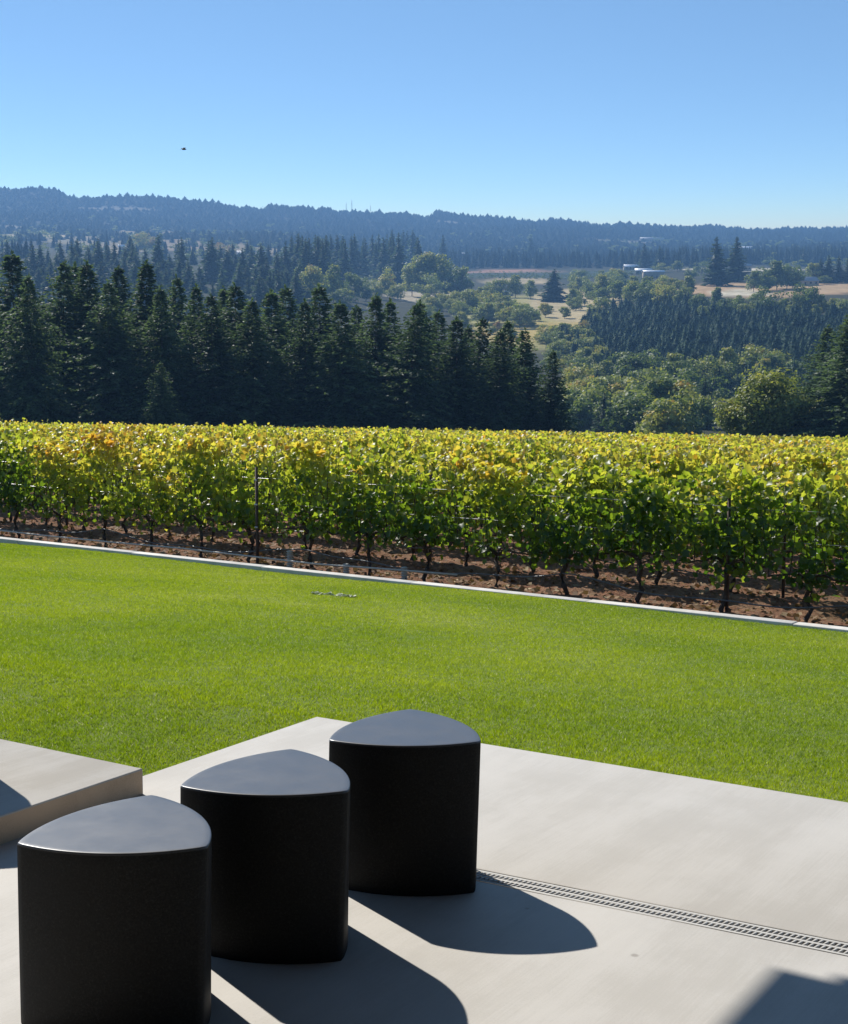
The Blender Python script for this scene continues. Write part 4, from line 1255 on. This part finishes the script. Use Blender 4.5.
# ------------------------------------------------------------------ houses
def house(u, yb, wd, dp, hh, rh, roofm, rz, label, cat='house', wallm='housewall', gable=True):
    Y = y_at(u, yb); x, y, z = gp(u, Y)
    e = empty('house', (x, y, z), rz); e.scale = (1.1, 1.1, 1.1); tag(e, label, cat, 'houses and sheds across the valley')
    mb = MB()
    if gable:
        X, D = wd / 2, dp / 2
        mb.add([(-X, -D, -1.5), (X, -D, -1.5), (X, D, -1.5), (-X, D, -1.5), (-X, -D, hh), (X, -D, hh), (X, D, hh), (-X, D, hh), (-X, 0, hh + rh - .05), (X, 0, hh + rh - .05)],
               [(0, 1, 5, 4), (2, 3, 7, 6), (1, 2, 6, 9, 5), (3, 0, 4, 8, 7), (0, 3, 2, 1)])
    else:
        mb.box(-wd / 2, wd / 2, -dp / 2, dp / 2, -1.5, hh)
    obj('wall', mb.mesh('wall', M[wallm]), e)
    mb = MB(); X, D = wd / 2 + .5, dp / 2 + .5; t = .22; k = rh / (dp / 2)
    ze = hh - .5 * k
    if gable:
        for sg in (-1, 1):
            mb.add([(-X, sg * D, ze + .03), (X, sg * D, ze + .03), (X, 0, hh + rh + .03), (-X, 0, hh + rh + .03), (-X, sg * D, ze + t), (X, sg * D, ze + t), (X, 0, hh + rh + t), (-X, 0, hh + rh + t)],
                   [(0, 1, 2, 3), (4, 5, 6, 7), (0, 1, 5, 4), (1, 2, 6, 5), (3, 0, 4, 7)])
    else:
        mb.box(-X, X, -D, D, hh + .003, hh + .3)
    obj('roof', mb.mesh('roof', M[roofm]), e)
    nw = max(2, int(wd / 4))
    for i in range(nw):
        xx = -wd / 2 + (i + .5) * wd / nw
        mb = MB()
        if i == nw // 2:
            mb.box(xx - .5, xx + .5, -dp / 2 - .06, -dp / 2 - .004, 0, 2.1); obj('door', mb.mesh('door', M['dooropening']), e)
        else:
            mb.box(xx - .7, xx + .7, -dp / 2 - .06, -dp / 2 - .004, 1.0, 2.3); obj('window', mb.mesh('window', M['darkglass']), e)
house(630, 271, 16, 9, 3, 2.4, 'whiteroof', .1, 'low house with bright white roof, upper of the two among the trees')
house(642, 276, 15, 8, 3, 2.0, 'whiteroof', -.1, 'low house with bright white roof, lower of the two among the trees')
house(541 + 111, 279.5, 18, 9, 5.5, 1.4, 'whiteroof', .05, 'pale shed with flat white roof and tan wall right of the white roofed houses', 'shed')
house(731, 272, 34, 12, 4, 2.2, 'houseroof', -.15, 'long low barn with pale grey roof behind the pair of tall firs', 'barn')
house(746, 253, 40, 14, 5, 2.5, 'whiteroof', 0, 'distant long white building just right of the tall firs', 'building')
house(800, 287, 20, 10, 3, 2.8, 'houseroof', .2, 'farmhouse with grey roof on the tan field edge')
house(189, 239, 30, 12, 3.5, 3, 'brownroof', .1, 'long house with dark brown roof on the left slope')
house(246, 259, 18, 10, 3.5, 3.4, 'houseroof', -.2, 'house with grey roof between orange trees on the left slope')
house(262, 258, 11, 8, 4.5, 2.6, 'houseroof', .2, 'small pale house right of the grey roofed one')
house(124, 252, 7, 6, 4.5, 2.0, 'whiteroof', .3, 'tiny white cottage among the hazy firs')
house(502, 297, 14, 8, 2.5, 1.4, 'houseroof', .5, 'low grey roofed shed behind the olive trees', 'shed')
house(466, 258, 30, 9, 4, 1.2, 'whiteroof', 0, 'thin white roofed building left of the distant tree belt', 'building')
house(650, 244, 46, 14, 5, 3, 'houseroof', 0, 'large hazy estate building on the far slope', 'building')

# ------------------------------------------------------------------ radio masts, bird
for i, (u, yt) in enumerate(((347, 206), (352.5, 203), (371, 208))):
    Y = 4050; x, y, z = gp(u, Y); h = CAMZ - Y * (yt - HOR) / FH - z
    e = empty('radio_mast', (x, y, z - 1)); tag(e, ['thin radio mast on the far ridge, left one of the close pair', 'thin radio mast on the far ridge, tallest, right of the close pair', 'thin radio mast standing alone on the ridge, rightmost'][i], 'mast', 'radio masts on the ridge')
    mb = MB(); w0 = 1.6
    leg = [(w0 * math.cos(q_), w0 * math.sin(q_)) for q_ in (0, 2.094, 4.189)]
    n = 10
    for (lx, ly) in leg: mb.tube([(lx, ly, 0), (lx * .35, ly * .35, h)], .28, 5)
    obj('lattice_leg', mb.mesh('lattice_leg', M['mast']), e)
    mb = MB()
    for k in range(n):
        f0, f1 = k / n, (k + 1) / n
        for j in range(3):
            l0, l1 = leg[j], leg[(j + 1) % 3]; s0, s1 = 1 - .65 * f0, 1 - .65 * f1
            mb.tube([(l0[0] * s0, l0[1] * s0, h * f0), (l1[0] * s1, l1[1] * s1, h * f1)], .16, 4)
    obj('brace', mb.mesh('brace', M['mast']), e)
    mb = MB(); mb.tube([(0, 0, h * .97), (0, 0, h * 1.12)], .2, 5); obj('antenna', mb.mesh('antenna', M['mast']), e)

YB = 95.0
bx, bz = (187.5 - CX) / FH * YB, CAMZ - (154 - HOR) / FH * YB
mb = MB()
mb.tube([(-.20, 0, 0), (-.12, 0, .02), (0, 0, .03), (.12, 0, .04), (.18, 0, .06), (.24, 0, .055)], [.01, .045, .06, .045, .035, .008], 8)
mb.add([(-.2, -.02, .0), (-.34, -.07, .0), (-.36, 0, .005), (-.34, .07, .0), (-.2, .02, 0)], [(0, 1, 2, 3, 4)])
for sg in (-1, 1):
    mb.add([(.08, sg * .03, .05), (-.08, sg * .03, .05), (-.12, sg * .2, .15), (-.14, sg * .42, .11), (0, sg * .40, .12), (.09, sg * .2, .16)], [(0, 1, 2, 5), (5, 2, 3, 4)])
o = obj('bird', mb.mesh('bird', M['bird'], smooth=True), None, (bx, YB, bz), .5); o.scale = (.75,) * 3
tag(o, 'small black bird gliding alone in the blue sky', 'bird')

# ------------------------------------------------------------------ haze
hz, nt, bs, out = new_mat('haze air')
nt.nodes.remove(bs)
pvn = nt.nodes.new('ShaderNodeVolumePrincipled')
pvn.inputs['Color'].default_value = (.28, .56, 1.0, 1); pvn.inputs['Density'].default_value = 2.0e-4
pvn.inputs['Anisotropy'].default_value = .1
nt.links.new(pvn.outputs[0], out.inputs['Volume'])
zmax = float(max(V_.co.z for V_ in bpy.data.objects['terrain'].data.vertices)) + 45
zmin = float(min(V_.co.z for V_ in bpy.data.objects['terrain'].data.vertices)) - 1
mb = MB(); mb.box(-6500, 6500, -6500, 6500, zmin, zmax)
o = obj('haze', mb.mesh('haze', hz)); tag(o, kind='stuff')
print('haze box', zmin, zmax)
